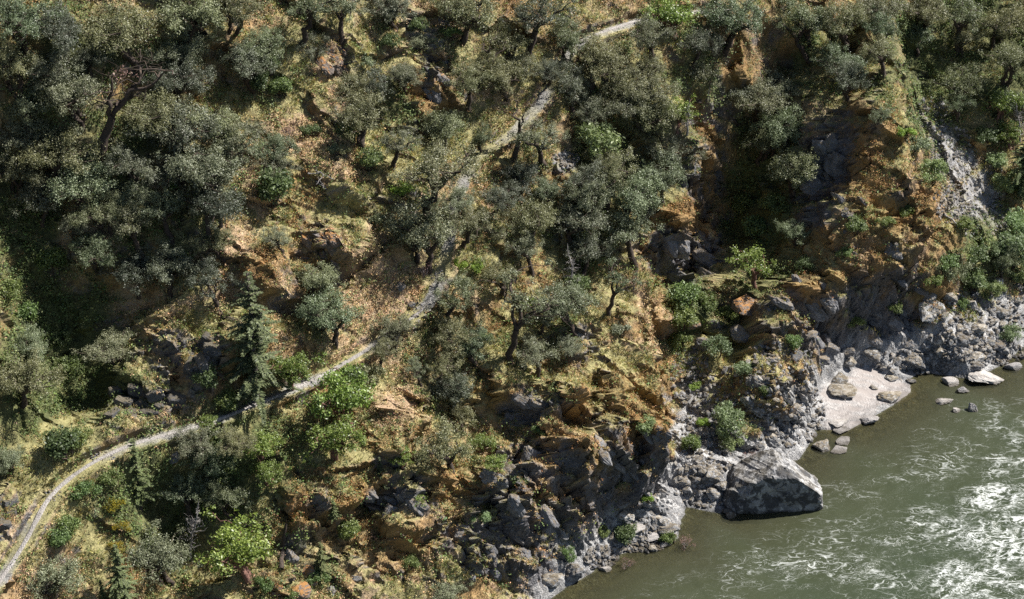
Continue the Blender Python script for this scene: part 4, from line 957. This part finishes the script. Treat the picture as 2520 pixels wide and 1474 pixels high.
# ================================================================ GROUND COVER (uncountable)
Pf = PT.reshape(-1, 3); Nf = NRM.reshape(-1, 3); Wf = W.reshape(-1, 8); Cf = COL.reshape(-1, 3); fxf = PX.ravel(); fyf = PY.ravel()
Tdf = TD.ravel(); cell = (np.gradient(GA)[:, None] * np.gradient(GB)[None, :]).ravel()
inview = (fxf > -60) & (fxf < 2580) & (fyf > -60) & (fyf < 1530) & (Pf[:, 2] > .5) & (Tdf > .30)
def pick(n, w):
    w = np.where(inview, w, 0) * cell; w = w / w.sum(); return rng.choice(len(w), n, p=w)
def jitter(i):
    return Pf[i] + rng.normal(size=(len(i), 3)) * .05
def tint_rep(base, n, k, amp):
    c = np.repeat(base, k, axis=0); return c
COVER = leaf_mat("ground cover leaves", [(0, (.55, .55, .55)), (.5, (1, 1, 1)), (1, (1.5, 1.45, 1.35))], .25, .6, .3, 0, vcol=True)
def cover(name, i, k, rad, hgt, ll, lw, colr, label, cat):
    n = len(i); base = jitter(i); nr = Nf[i]
    d = rng.normal(size=(n, k, 3)); d[..., 2] = np.abs(d[..., 2]) * .8; s = rng.uniform(.6, 1.5, n)[:, None, None]
    P = base[:, None] + d * np.array([rad, rad, hgt]) * s * .6 + nr[:, None] * .04
    nor = d + np.array([0, 0, .6]) + rng.normal(size=d.shape) * .4
    V, Fc = leaves(P.reshape(-1, 3), nor.reshape(-1, 3), ll, lw, rng)
    o = mesh_obj(name, V, Fc, COVER); set_color(o.data, "Col", np.repeat(np.repeat(colr, k, axis=0), 4, axis=0))
    tag(o, label, cat, kind="stuff"); return o
def vary(c, amp, n):
    c = np.asarray(c); return np.clip(c * (1 + amp * rng.normal(size=(n, 1))) * (1 + .08 * rng.normal(size=(n, 3))), .01, .7)
patch = fbm(A * .9, B * .9, 301, 3).ravel()
nzf = sstep(.35, .7, NZ.ravel())
i = pick(26000, (Wf[:, 1] + .15 * Wf[:, 3] * (patch > .1)) * nzf * np.clip(.6 + 1.5 * patch, .05, 2)); cover("rusty_moss", i, 6, .13, .06, .065, .045, vary((.28, .165, .065), .4, len(i)), "rusty orange moss and dead fern clinging to the rocks", "moss")
i = pick(20000, Wf[:, 2] * np.clip(.7 + 1.3 * patch, .05, 2)); cover("dry_ferns", i, 6, .15, .10, .10, .05, vary((.40, .29, .16), .25, len(i)), "dry tan ferns and leaf litter on the slope", "ferns")
i = pick(23000, (Wf[:, 6] + .22 * Wf[:, 0] + .1 * Wf[:, 2] + .06 * Wf[:, 1]) * np.clip(.5 + 2 * patch, .02, 2)); cover("leafy_undergrowth", i, 9, .26, .22, .12, .075, vary((.105, .135, .045), .3, len(i)), "low green leafy undergrowth under the trees", "undergrowth")
# grass: blades
i = pick(38000, Wf[:, 0] * np.clip(.8 + 1.0 * patch, .1, 2) + .06 * Wf[:, 2] + .05 * Wf[:, 5]); k = 5; n = len(i)
base = np.repeat(jitter(i), k, axis=0) + rng.normal(size=(n * k, 3)) * np.array([.05, .05, .0]); up_ = np.array([0, 0, 1.]) + rng.normal(size=(n * k, 3)) * .5 + NH * .35
up_ /= np.linalg.norm(up_, axis=1, keepdims=True); L = rng.uniform(.12, .30, n * k)[:, None]; sd_ = np.cross(up_, rng.normal(size=(n * k, 3))); sd_ /= np.linalg.norm(sd_, axis=1, keepdims=True)
V = np.stack([base - sd_ * .022, base + sd_ * .022, base + up_ * L], 1).reshape(-1, 3)
cg = vary((.29, .262, .115), .22, n); yel = rng.random(n) < .35; cg[yel] = vary((.44, .36, .20), .15, yel.sum())
grass = mesh_obj("grass", V, np.arange(n * k * 3).reshape(-1, 3), COVER); set_color(grass.data, "Col", np.repeat(np.repeat(cg, k, axis=0), 3, axis=0))
tag(grass, "yellow-green bunch grass on the open ledges", "grass", kind="stuff")
# ================================================================ ROCKS
def rock_mat(name, dark, light, fleck, moss, moss_amt, scale=2.2, stain=None):
    m = NT(name); p = m.objco(); oi = m.n('ShaderNodeObjectInfo')
    ps = m.n('ShaderNodeVectorMath', operation='ADD'); m.l(p, ps.inputs[0]); rv = m.n('ShaderNodeVectorMath', operation='SCALE'); rv.inputs[0].default_value = (37, 53, 71); m.l(oi.outputs['Random'], rv.inputs['Scale']); m.l(rv.outputs[0], ps.inputs[1]); p = ps.outputs[0]
    c = m.ramp(m.noise(scale, 7, .7, p), [(.32, dark), (.66, light)])
    fl = m.ramp(m.noise(scale * 3.3, 6, .75, p, .3), [(.54, (0, 0, 0)), (.60, (1, 1, 1))]); c = m.mix(m.math('MULTIPLY', fl, .75), c, fleck)
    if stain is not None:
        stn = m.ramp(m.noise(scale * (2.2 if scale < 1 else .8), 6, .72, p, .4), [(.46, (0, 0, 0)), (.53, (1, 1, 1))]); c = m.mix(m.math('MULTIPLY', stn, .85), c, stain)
    geo = m.n('ShaderNodeNewGeometry'); sx = m.n('ShaderNodeSeparateXYZ'); m.l(geo.outputs['Normal'], sx.inputs[0])
    mo = m.math('MULTIPLY', m.ramp(m.math('ADD', m.math('MULTIPLY', sx.outputs[2], .35), m.noise(scale * 1.3, 6, .7, p)), [(.70, (0, 0, 0)), (.80, (1, 1, 1))]), moss_amt)
    c = m.mix(mo, c, moss)
    tn = m.ramp(oi.outputs['Random'], [(0, (.75, .75, .77)), (1, (1.2, 1.18, 1.14))]); c = m.mix(1.0, c, tn, 'MULTIPLY')
    pz = m.n('ShaderNodeSeparateXYZ'); m.l(geo.outputs['Position'], pz.inputs[0]); wetz = m.ramp(m.math('ADD', pz.outputs[2], m.math('MULTIPLY', m.noise(2.0, 3, .6), .25)), [(.18, (.42, .40, .36)), (.36, (1, 1, 1))]); c = m.mix(1.0, c, wetz, 'MULTIPLY')
    bp = m.n('ShaderNodeBump', i_Strength=.8, i_Distance=.10); m.l(m.math('ADD', m.noise(scale * 3, 6, .7, p), m.math('MULTIPLY', m.noise(scale * 12, 3, .6, p), .25)), bp.inputs['Height'])
    bs = m.n('ShaderNodeBsdfPrincipled', i_Roughness=.8); bs.inputs['Specular IOR Level'].default_value = .3
    m.l(c, bs.inputs['Base Color']); m.l(bp.outputs[0], bs.inputs['Normal']); m.l(bs.outputs[0], m.out.inputs[0]); return m.m
PALE_ROCK = rock_mat("pale river rock", (.17, .17, .18), (.42, .42, .42), (.56, .55, .53), (.17, .12, .045), .5, 2.2, (.085, .085, .088))
GREY_ROCK = rock_mat("grey rock", (.075, .074, .082), (.20, .20, .21), (.32, .32, .32), (.18, .125, .05), .55)
RUST_ROCK = rock_mat("rusty rock", (.085, .07, .062), (.20, .16, .13), (.26, .25, .25), (.30, .15, .05), 1.0)
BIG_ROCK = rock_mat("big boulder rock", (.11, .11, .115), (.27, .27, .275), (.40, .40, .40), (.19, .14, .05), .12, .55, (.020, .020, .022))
WHITE_ROCK = rock_mat("bleached river rock", (.22, .21, .205), (.40, .39, .38), (.48, .47, .46), (.28, .24, .21), .4, 2.0)
import bmesh
def ico(sub):
    bm = bmesh.new(); bmesh.ops.create_icosphere(bm, subdivisions=sub, radius=1.0)
    V = np.array([v.co[:] for v in bm.verts]); F = np.array([[v.index for v in f.verts] for f in bm.faces]); bm.free(); return V, F
ICO = {k: ico(k) for k in (1, 2, 3, 4, 6)}
def noise3(P, s, seed): return (vnoise(P[:, 0] * s + 3.1, P[:, 1] * s + P[:, 2] * s * .71, seed) + vnoise(P[:, 1] * s - 1.7, P[:, 2] * s + P[:, 0] * s * .63, seed + 5)) * .5
def rock_shape(seed, sub=3, npl=13, rough=.05, planes=None):
    r = np.random.default_rng(seed); V, F = ICO[sub]; V = V.copy()
    if planes is None:
        n = r.normal(size=(npl, 3)); n /= np.linalg.norm(n, axis=1, keepdims=True); d = r.uniform(.62, .92, npl)
    else: n = np.array([q[:3] for q in planes], float); n /= np.linalg.norm(n, axis=1, keepdims=True); d = np.array([q[3] for q in planes])
    dots = V @ n.T; k = np.where(dots > .05, d / np.maximum(dots, .05), 9).min(1); k = np.minimum(k, 1.6 if planes is None else 99)
    P = V * k[:, None]; P *= (1 + rough * noise3(P, 3.0 if planes is None else .9, seed) + rough * .5 * noise3(P, 7.0 if planes is None else 2.6, seed + 9))[:, None]
    return P, F
def crag_shape(seed, sub, npl):
    V, F = rock_shape(seed, sub, npl, .05); k = seed * .37
    f_, c_ = facet(V[:, 0] * 2.6 + V[:, 1] * 1.1 + k, V[:, 2] * 3.4 + V[:, 1] * 1.9 - k, seed, .6, 1.0)
    return V * (1 + .10 * f_ - .05 * np.exp(-c_ / .06))[:, None], F
ROCKS = {}
def unit(VF):
    V, F = VF; lo, hi = V.min(0), V.max(0); return (V - (lo + hi) / 2) / ((hi - lo) / 2), F
for key, mat in (('pale', PALE_ROCK), ('grey', GREY_ROCK), ('rust', RUST_ROCK), ('white', WHITE_ROCK)):
    ROCKS[key] = [mesh_data('rock', *unit(crag_shape(500 + 31 * i + len(key), 4, 15)), mat) for i in range(7)]
    ROCKS[key + 's'] = [mesh_data('stone', *unit(rock_shape(700 + 31 * i + len(key), 2, 14, .05)), mat) for i in range(6)]
RC = [0]
def rock(key, fx, fy, w, label, h=None, cat='boulder', group=None, name='boulder', sink=.3, tilt=.35, onwater=False, dep=None):
    """fx, fy: middle of the boulder in the picture; w, h: its width and height there"""
    RC[0] += 1; r = random
    loc, nrm = surf(fx, fy + (h or w * .7) * .25)
    if onwater or loc is None or loc.z < 0: loc = Vector(hit_level(fx, fy + (h or w * .7) * .25, 0.0)); nrm = Vector((0, 0, 1))
    depth = (np.array(loc) - CAM) @ F_; m = w / px_m(depth) / 2.05
    hz = (.78 * h / w if h else r.uniform(.5, .85)); me = r.choice(ROCKS[key])
    o = bpy.data.objects.new(name, me); col.objects.link(o)
    o.location = loc + Vector((0, 0, m * hz * (.5 - sink))) + nrm * m * .1
    o.scale = (m, m * (dep or r.uniform(.6, 1.0)), m * hz * 1.05); o.rotation_euler = (r.uniform(-tilt, tilt), r.uniform(-tilt, tilt), r.uniform(-.5, .5) if h else r.uniform(0, 6.28))
    tag(o, label, cat, group); return o
BO = [ # kind, x, y, w, h, label
('pale',1357,1420,64,45,"squarish grey boulder at the water's edge, second from the bottom"),('pale',1407,1398,66,45,"big grey boulder on the shore at the foot of the dark cliff"),('white',1489,1398,34,16,"pale boulder standing in the shallows off the shore"),
('pale',1537,1262,52,40,"square grey boulder below the mossy buttress foot"),('grey',1530,1232,46,30,"grey block just above the square boulder at the buttress foot"),('pale',1641,1296,66,30,"long slanting slab on the shore point"),('white',1634,1338,30,18,"pale boulder at the tip of the shore point"),
('pale',1517,1353,36,28,"pale boulder at the left end of the shore stones"),('pale',1556,1350,30,20,"pale boulder among the shore stones, on the waterline"),('white',1560,1300,60,18,"flat white slab on the shore stones"),('white',1600,1310,50,14,"flat pinkish slab beside the long slanting slab"),
('pale',1754,1162,62,48,"large striped boulder behind the big dark boulder"),('pale',1758,1209,48,40,"angular pale boulder touching the big dark boulder"),('pale',1776,1186,44,26,"flat pale boulder between the striped and the angular one"),('pale',1684,1179,36,28,"pale boulder in the cove rubble, upper left"),('pale',1717,1209,32,26,"pale boulder in the cove rubble at the middle"),
('pale',1731,1059,32,30,"rounded grey boulder in the middle of the talus"),('pale',1800,1268,28,14,"flat stone in the water under the big boulder"),('pale',1790,1256,30,14,"pale flat stone at the corner of the big boulder"),
('grey',1732,838,46,56,"tall brown boulder standing at the ravine mouth"),('grey',1828,815,66,50,"large grey block with a mossy top in the ravine mouth"),('rust',1704,792,40,30,"mossy boulder left of the tall brown one"),('rust',1845,742,80,60,"big rusty block under the bright madrone"),('grey',1420,816,46,28,"dark block in the cleft of the lower buttress"),
('pale',2251,879,56,38,"large striped boulder behind the sandy bay"),('pale',2147,862,48,34,"brownish boulder at the inner edge of the sandy bay, left"),('pale',2085,886,46,34,"dark-faced boulder at the inner edge of the sandy bay"),('pale',2072,957,74,24,"long square slab lying on the sand"),('pale',2062,932,54,28,"ribbed boulder on top of the long slab"),
('pale',2367,829,52,44,"dark rounded boulder on the right bank"),('pale',2401,873,54,30,"brown-topped boulder on the right bank over the gravel"),('pale',2397,895,50,22,"grey boulder below the brown-topped one"),
('pale',2324,905,28,14,"small dark boulder on the gravel bar"),('white',2337,936,48,22,"jagged white rock in the shallow pool"),('white',2424,928,92,34,"large bleached rock at the water's edge on the right"),('white',2371,957,36,22,"bleached rock in the river below the pool"),('white',2491,899,50,26,"bleached rock near the right edge"),
('pale',2150,953,22,12,"small dark stone alone on the sand"),('pale',2194,929,34,14,"flat boulder at the water end of the sand"),('pale',2190,974,64,26,"flat-topped boulder at the tip of the sand bar"),('pale',2240,935,30,16,"low rock in the pool's mouth"),('pale',2294,752,74,60,"big square block with white top above the right bank"),
('grey',2284,724,48,34,"mossy boulder on top of the big square block"),('pale',2337,722,40,30,"grey boulder beside the mossy one"),('pale',2407,802,44,30,"dark boulder in the middle of the right bank"),('grey',2421,739,34,30,"rounded dark boulder on the upper right bank"),('pale',2461,762,42,32,"dark wedge boulder on the right bank"),
('grey',2454,846,40,30,"dark boulder at the right end of the gravel bar"),('grey',2500,700,36,28,"dark boulder on the right edge of the bank"),('pale',2022,1092,46,30,"pointed grey rock standing in the water by the ledge"),('white',2067,1038,52,14,"flat reddish rock awash off the sand bar, upper"),('white',2070,1058,44,10,"flat reddish rock awash off the sand bar, second"),('white',2075,1084,42,12,"white rock awash off the sand bar, third"),('white',2064,1105,48,12,"white rock awash off the sand bar, lowest"),
('white',2140,1030,50,30,"yellowish rock under the water off the sand bar"),('white',2394,1000,26,40,"upright bleached rock in the river near the right"),('white',2355,1008,26,14,"low bleached rock in the river near the right"),('white',2324,985,46,20,"brown rock under the water near the right"),
('rust',753,1398,48,42,"large orange mossy boulder in the bottom left group"),('rust',735,1446,62,44,"orange boulder at the very bottom of the group"),('grey',716,1362,44,68,"tall split grey block with orange top in the bottom left group"),('rust',716,1418,26,20,"small orange stone between the big orange boulders"),('rust',770,1432,26,28,"orange stone on the right of the orange group"),('rust',684,1438,30,22,"orange stone on the left of the orange group"),('rust',674,1456,36,20,"flat orange stone at the bottom edge"),('pale',812,1448,30,26,"pale lichened boulder right of the orange group"),('grey',875,1420,34,28,"dark boulder in the lower centre scrub"),
('grey',425,1115,36,40,"pointed rock on the outer edge of the lower trail"),('grey',530,530,22,12,"lone grey stone on the orange bank in the left wood"),('pale',1425,100,30,14,"stone beside the shaded top bend of the trail"),('pale',1410,175,44,20,"pale stones at the upper trail's bend"),('grey',1012,745,24,24,"grey outcrop beside the trail's middle bend"),('grey',985,700,26,28,"purplish outcrop above the trail's middle bend"),
('grey',2080,860,50,36,"dark rock under the cliff over the bay"),('grey',2045,850,40,36,"dark rock left of the cliff over the bay"),('grey',1990,820,44,26,"dark boulder on the mossy slope above the talus"),('grey',1960,870,40,24,"dark boulder on the mossy slope, lower"),('grey',1900,880,40,24,"dark boulder at the top of the rubble"),('grey',2020,880,46,34,"grey block above the ribbed boulder"),
]
for key, x, y, w, h, lab in BO: rock(key, x, y, w, lab, h, group='boulders along the shore and slope', sink=.55 if ('awash' in lab or 'under the water' in lab) else .32, tilt=.12 if h < .5 * w else .3)
# the big boulder standing in the river
planes = [(0,-1,.04,1.65),(.62,.1,.78,1.85),(.1,.2,.97,2.35),(-.5,.05,.86,1.75),(1,-.25,.15,3.1),(.9,.5,.3,2.9),(-1,-.25,.35,2.7),(-.6,-.75,.35,2.3),(-.2,1,.3,1.9),(.4,.8,.5,1.9),(0,0,-1,1.0),(-.8,.1,.55,2.2),(.35,-.75,.45,2.55),(.05,-.5,.85,2.25)]
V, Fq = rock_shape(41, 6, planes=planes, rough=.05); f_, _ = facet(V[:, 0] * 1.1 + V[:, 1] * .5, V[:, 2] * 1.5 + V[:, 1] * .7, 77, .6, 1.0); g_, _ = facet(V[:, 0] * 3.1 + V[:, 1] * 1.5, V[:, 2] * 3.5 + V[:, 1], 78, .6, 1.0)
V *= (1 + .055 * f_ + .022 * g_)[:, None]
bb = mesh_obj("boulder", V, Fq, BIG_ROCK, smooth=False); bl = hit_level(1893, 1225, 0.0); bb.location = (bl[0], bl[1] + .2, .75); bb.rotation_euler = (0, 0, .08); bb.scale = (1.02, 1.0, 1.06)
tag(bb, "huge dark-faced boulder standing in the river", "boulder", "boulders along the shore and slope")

# --- stones one can pick out in the rubble
def region_pts(n, polys):
    out = []
    while len(out) < n:
        x, y, rx, ry = random.choice(polys); a = random.uniform(0, 6.28); k = math.sqrt(random.random()); out.append((x + rx * k * math.cos(a), y + ry * k * math.sin(a)))
    return out
ZONES = [
 ('pales', (7, 15), "stones of the talus chute", 'grey', [(9,2300,290,40,40,"at the head of the talus chute"),(11,2345,380,45,60,"in the upper half of the talus chute"),(15,2400,460,60,60,"in the middle of the talus chute"),(9,2340,500,35,45,"along the left edge of the talus chute"),(11,2420,540,60,40,"at the foot of the talus chute")]),
 ('pales', (10, 24), "rubble stones behind the big boulder", 'pale', [(20,1735,1205,60,35,"in the cove beside the huge dark boulder"),(12,1700,1170,40,40,"under the buttress edge above the cove"),(15,1730,1110,60,50,"in the rubble above the striped boulder"),(13,1770,1050,70,50,"around the fresh green sapling on the talus")]),
 ('pales', (9, 20), "upper rubble stones", 'grey', [(12,1690,900,30,60,"in the pale scree below the buttress bushes"),(12,1730,960,60,50,"in the rubble under the tall brown boulder"),(14,1840,950,80,60,"in the mossy rubble right of the gully")]),
 ('pales', (8, 20), "stones of the shore point", 'pale', [(16,1580,1330,60,22,"along the waterline of the shore point"),(12,1540,1325,40,25,"below the square boulder at the buttress foot"),(9,1620,1300,40,26,"around the long slanting slab"),(8,1470,1375,30,25,"on the narrow shore left of the point")]),
 ('pales', (12, 30), "stones of the right-hand bank", 'grey', [(20,2400,780,110,50,"in the middle of the right-hand bank"),(10,2350,840,80,30,"below the big square block"),(10,2470,730,50,50,"on the upper right-hand bank"),(10,2440,860,70,22,"along the gravel bar on the right")]),
 ('pales', (8, 22), "stones around the sandy bay", 'pale', [(13,2250,890,50,14,"between the sandy bay and the gravel bar"),(13,2310,875,60,18,"on the bank above the shallow pool")]),
 ('pales', (12, 30), "stones of the ribbed outcrop", 'grey', [(8,1960,1000,60,60,"on the ribbed outcrop left of the sand"),(8,1900,1040,60,40,"on the outcrop above the broad pale ledge"),(6,1990,950,30,40,"between the outcrop and the long slab")]),
]
for key, (w0, w1), grp, colr, subs in ZONES:
    for n, cx, cy, rx, ry, where in subs:
        sizes = sorted((random.uniform(w0, w1) * random.uniform(.8, 1.2) for _ in range(n)), reverse=True); sizes[0] *= 1.25
        for k, ((x, y), sz) in enumerate(zip(region_pts(n, [(cx, cy, rx, ry)]), sizes)):
            rock(key, x, y, sz, ("largest loose " if k == 0 else "small loose ") + colr + " stone " + where, cat='stone', group=grp, name='stone', sink=.35, tilt=.7)
# --- smaller stones, too many to count
def rubble(name, n, polys, key_mat, size, label):
    Vs, Fs = ICO[1]; shapes = []
    for k in range(6): shapes.append(rock_shape(900 + k, 1, 8, .08)[0])
    AV = []; AF = []; c = 0
    for (x, y) in region_pts(n, polys):
        loc, nrm = surf(x, y)
        if loc is None or loc.z < -.3: continue
        s = size * (random.random() ** 2 * 1.6 + .45); M = np.array(Matrix.Rotation(random.uniform(0, 6.28), 3, Vector((random.random() - .5, random.random() - .5, random.random() + .1)).normalized()))
        P = (shapes[random.randrange(6)] * np.array([s, s * .8, s * .55])) @ M.T + np.array(loc) + np.array([0, 0, s * .15]); AV.append(P); AF.append(Fs + c); c += len(P)
    o = mesh_obj(name, np.concatenate(AV), np.concatenate(AF), key_mat); tag(o, label, 'rubble', kind='stuff')
rubble("talus_rubble", 1500, [(2300,280,50,45),(2345,380,60,70),(2400,460,80,80),(2340,500,45,50),(2420,540,70,50),(1390,395,35,20)], PALE_ROCK, .11, "small grey stones filling the talus chute")
rubble("shore_rubble", 3200, [(1735,1190,80,60),(1720,1100,70,90),(1700,930,50,80),(1800,980,100,80),(1580,1325,80,35),(1480,1375,40,30),(2400,800,130,80),(2420,780,110,70),(2380,850,110,40),(2260,890,110,30),(1950,1020,80,80),(2440,870,90,30),(1920,900,90,60)], PALE_ROCK, .14, "small pale stones between the shore boulders")
rubble("trail_stones", 500, [(1040,760,30,20),(1075,690,18,40),(1010,790,30,20),(1100,560,20,40),(1240,340,40,20),(1330,250,25,40),(255,1125,30,12),(130,1215,20,20)], GREY_ROCK, .05, "small stones along the trail's edge")

# --- blocks of the shaded slab walls
def slab_wall(label, x0, x1, y0, y1, step, name='rock_outcrop'):
    root = None
    y = y0; row = 0
    while y < y1:
        x = x0 + (row % 2) * step * .5 + random.uniform(-4, 4)
        while x < x1:
            loc, nrm = surf(x + random.uniform(-4, 4), y + random.uniform(-3, 3))
            if loc is not None and np.min(np.linalg.norm(tc - np.array(loc), axis=1)) > 1.3:
                if root is None: root = empty(name, loc); tag(root, label, 'outcrop')
                s = step / px_m((np.array(loc) - CAM) @ F_) * random.uniform(.42, .62)
                o = bpy.data.objects.new('block', random.choice(BLOCKS)); col.objects.link(o); o.parent = root
                o.location = loc - root.location + nrm * random.uniform(-.26, -.06); o.scale = (s * random.uniform(1.0, 1.6), s * .7, s * random.uniform(.7, 1.05))
                o.rotation_euler = (random.uniform(-.12, .12), .25 + random.uniform(-.15, .15), math.atan2(nrm.y, nrm.x) + math.pi / 2 + random.uniform(-.25, .25))
            x += step * random.uniform(.75, 1.25)
        y += step * random.uniform(.6, .85); row += 1
def block_shape(seed):
    r = np.random.default_rng(seed); pl = [(*(np.array(v) + r.normal(size=3) * .10), r.uniform(.8, 1.0)) for v in ((1,0,0),(-1,0,0),(0,1,0),(0,-1,0),(0,0,1),(0,0,-1))] + [(*r.normal(size=3), r.uniform(1.15, 1.35)) for _ in range(6)]
    return rock_shape(seed, 3, planes=pl, rough=.03)
SHADED_ROCK = rock_mat("slab rock in painted shade", (.045, .045, .05), (.115, .115, .12), (.17, .17, .17), (.13, .10, .04), .5)  # grey rock coloured darker, standing in for the shade on the walls
BLOCKS = [mesh_data('block', *block_shape(1200 + i), SHADED_ROCK) for i in range(6)]
slab_wall("shaded grey rock wall of cracked blocks over the lower trail", 285, 450, 965, 1060, 38)
slab_wall("upper grey rock wall of square blocks under the grassy cap", 465, 545, 840, 930, 36)
def crags(label, x0, x1, y0, y1, n, size, key='grey', name='rock_outcrop'):
    root = None; ex = (.5 * T_ - .87 * E_); ez = N_; ey = np.cross(ez, ex); base = Matrix(np.stack([ex, ey, ez], 1).tolist())
    for k in range(n):
        loc, nrm = surf(random.uniform(x0, x1), random.uniform(y0, y1))
        if loc is None: continue
        if root is None: root = empty(name, loc); tag(root, label, 'outcrop')
        s = size / px_m((np.array(loc) - CAM) @ F_) * random.uniform(.2, .55)
        rot = (Matrix.Rotation(random.uniform(-.3, .3), 3, 'Z') @ Matrix.Rotation(random.uniform(-.35, .35), 3, 'X') @ Matrix.Rotation(random.uniform(-.35, .35), 3, 'Y'))
        o = bpy.data.objects.new('rock', random.choice(ROCKS[key])); col.objects.link(o); o.parent = root
        o.matrix_local = Matrix.Translation(loc - root.location - Vector(N_) * s * .30) @ (base @ rot).to_4x4() @ Matrix.Diagonal((s * random.uniform(1.0, 1.7), s * random.uniform(.5, .9), s * random.uniform(.5, .8), 1))
crags("dark cracked cliff below the mossy ledges, left of the buttress", 1215, 1360, 1090, 1310, 12, 60)
crags("dark jagged rock band low in the centre", 1140, 1330, 1300, 1430, 12, 50)
crags("shaded cliff face of the right-hand buttress", 2005, 2085, 330, 500, 12, 70)
crags("dark rock face over the sandy bay", 2140, 2240, 760, 855, 7, 60)
crags("dark overhanging rock under the trailside slope", 1245, 1345, 965, 1055, 4, 60)
crags("grey blocks under the mossy ledge in the lower centre", 910, 1035, 1210, 1265, 14, 50)
crags("grey streaked rocks on the face of the lower buttress", 1480, 1640, 1050, 1240, 12, 46)
crags("pale jagged rocks at the water's edge under the buttress", 1540, 1650, 1200, 1290, 18, 40, 'pale')
crags("brown rocks on the slope above the rubble", 1880, 2060, 690, 860, 14, 50)
crags("ribbed grey outcrop between the rubble and the sand", 1850, 1995, 930, 1120, 30, 50, 'pale')
crags("grey rock patches on the orange slope of the right-hand buttress", 2080, 2330, 480, 720, 12, 40)
crags("grey rocks under the mossy dome", 1640, 1760, 590, 690, 6, 60)
crags("small grey outcrop in the upper centre", 1030, 1100, 60, 240, 14, 40)
crags("rusty outcrop on the upper grassy slope", 790, 860, 110, 190, 10, 40, 'rust')
crags("brown overhang on the tan slope", 730, 830, 560, 650, 14, 44, 'rust')
slab_wall("grey rocks at the left edge beside the trail", 0, 42, 1240, 1340, 38)

# --- fallen wood
def log(label, pts, rad, mat, forks=0, name='fallen_log', cat='log'):
    P = []
    for (x, y, dz) in pts:
        loc, n_ = surf(x, y); P.append(np.array(loc) + np.array(n_) * .08 + np.array([0, 0, dz]))
    P = np.array(P); t = np.linspace(0, 1, 9); q = np.stack([np.interp(t, np.linspace(0, 1, len(P)), P[:, k]) for k in range(3)], 1); q += rng.normal(size=q.shape) * .03
    a = Acc(); a.tube(q - q[0], np.linspace(rad, rad * .45, 9), 7)
    for k in range(forks):
        s = q[rng.integers(2, 8)] - q[0]; e = s + rng.normal(size=3) * .4 + np.array([0, 0, .15]); a.tube(wob(s, e, rng, 5, .15), np.linspace(rad * .5, rad * .15, 5), 5)
    o = bpy.data.objects.new(name, a.data(name, mat, True)); col.objects.link(o); o.location = q[0]; tag(o, label, cat)
log("bleached log lying on the talus chute", [(2318,528,.1),(2345,548,.1),(2362,562,.1)], .09, DEAD_BARK)
log("bleached forked branch on the tan scree, upper", [(760,430,.1),(790,432,.2),(822,444,.15)], .06, DEAD_BARK, 4)
log("bleached forked branch on the tan scree, lower", [(775,448,.1),(800,468,.15),(828,490,.1)], .055, DEAD_BARK, 4)
log("pile of grey sticks at the left end of the scree", [(634,460,.1),(660,486,.2),(690,498,.1)], .05, DEAD_BARK, 7)
log("grey pole resting against the top edge trees", [(1930,-4,.8),(1960,6,.8),(1985,14,.7)], .06, DEAD_BARK)
log("broken dark trunk leaning on the tall split block", [(690,1405,.1),(698,1370,.5),(707,1322,.9)], .16, OAK_BARK, 0, 'broken_trunk', 'trunk')
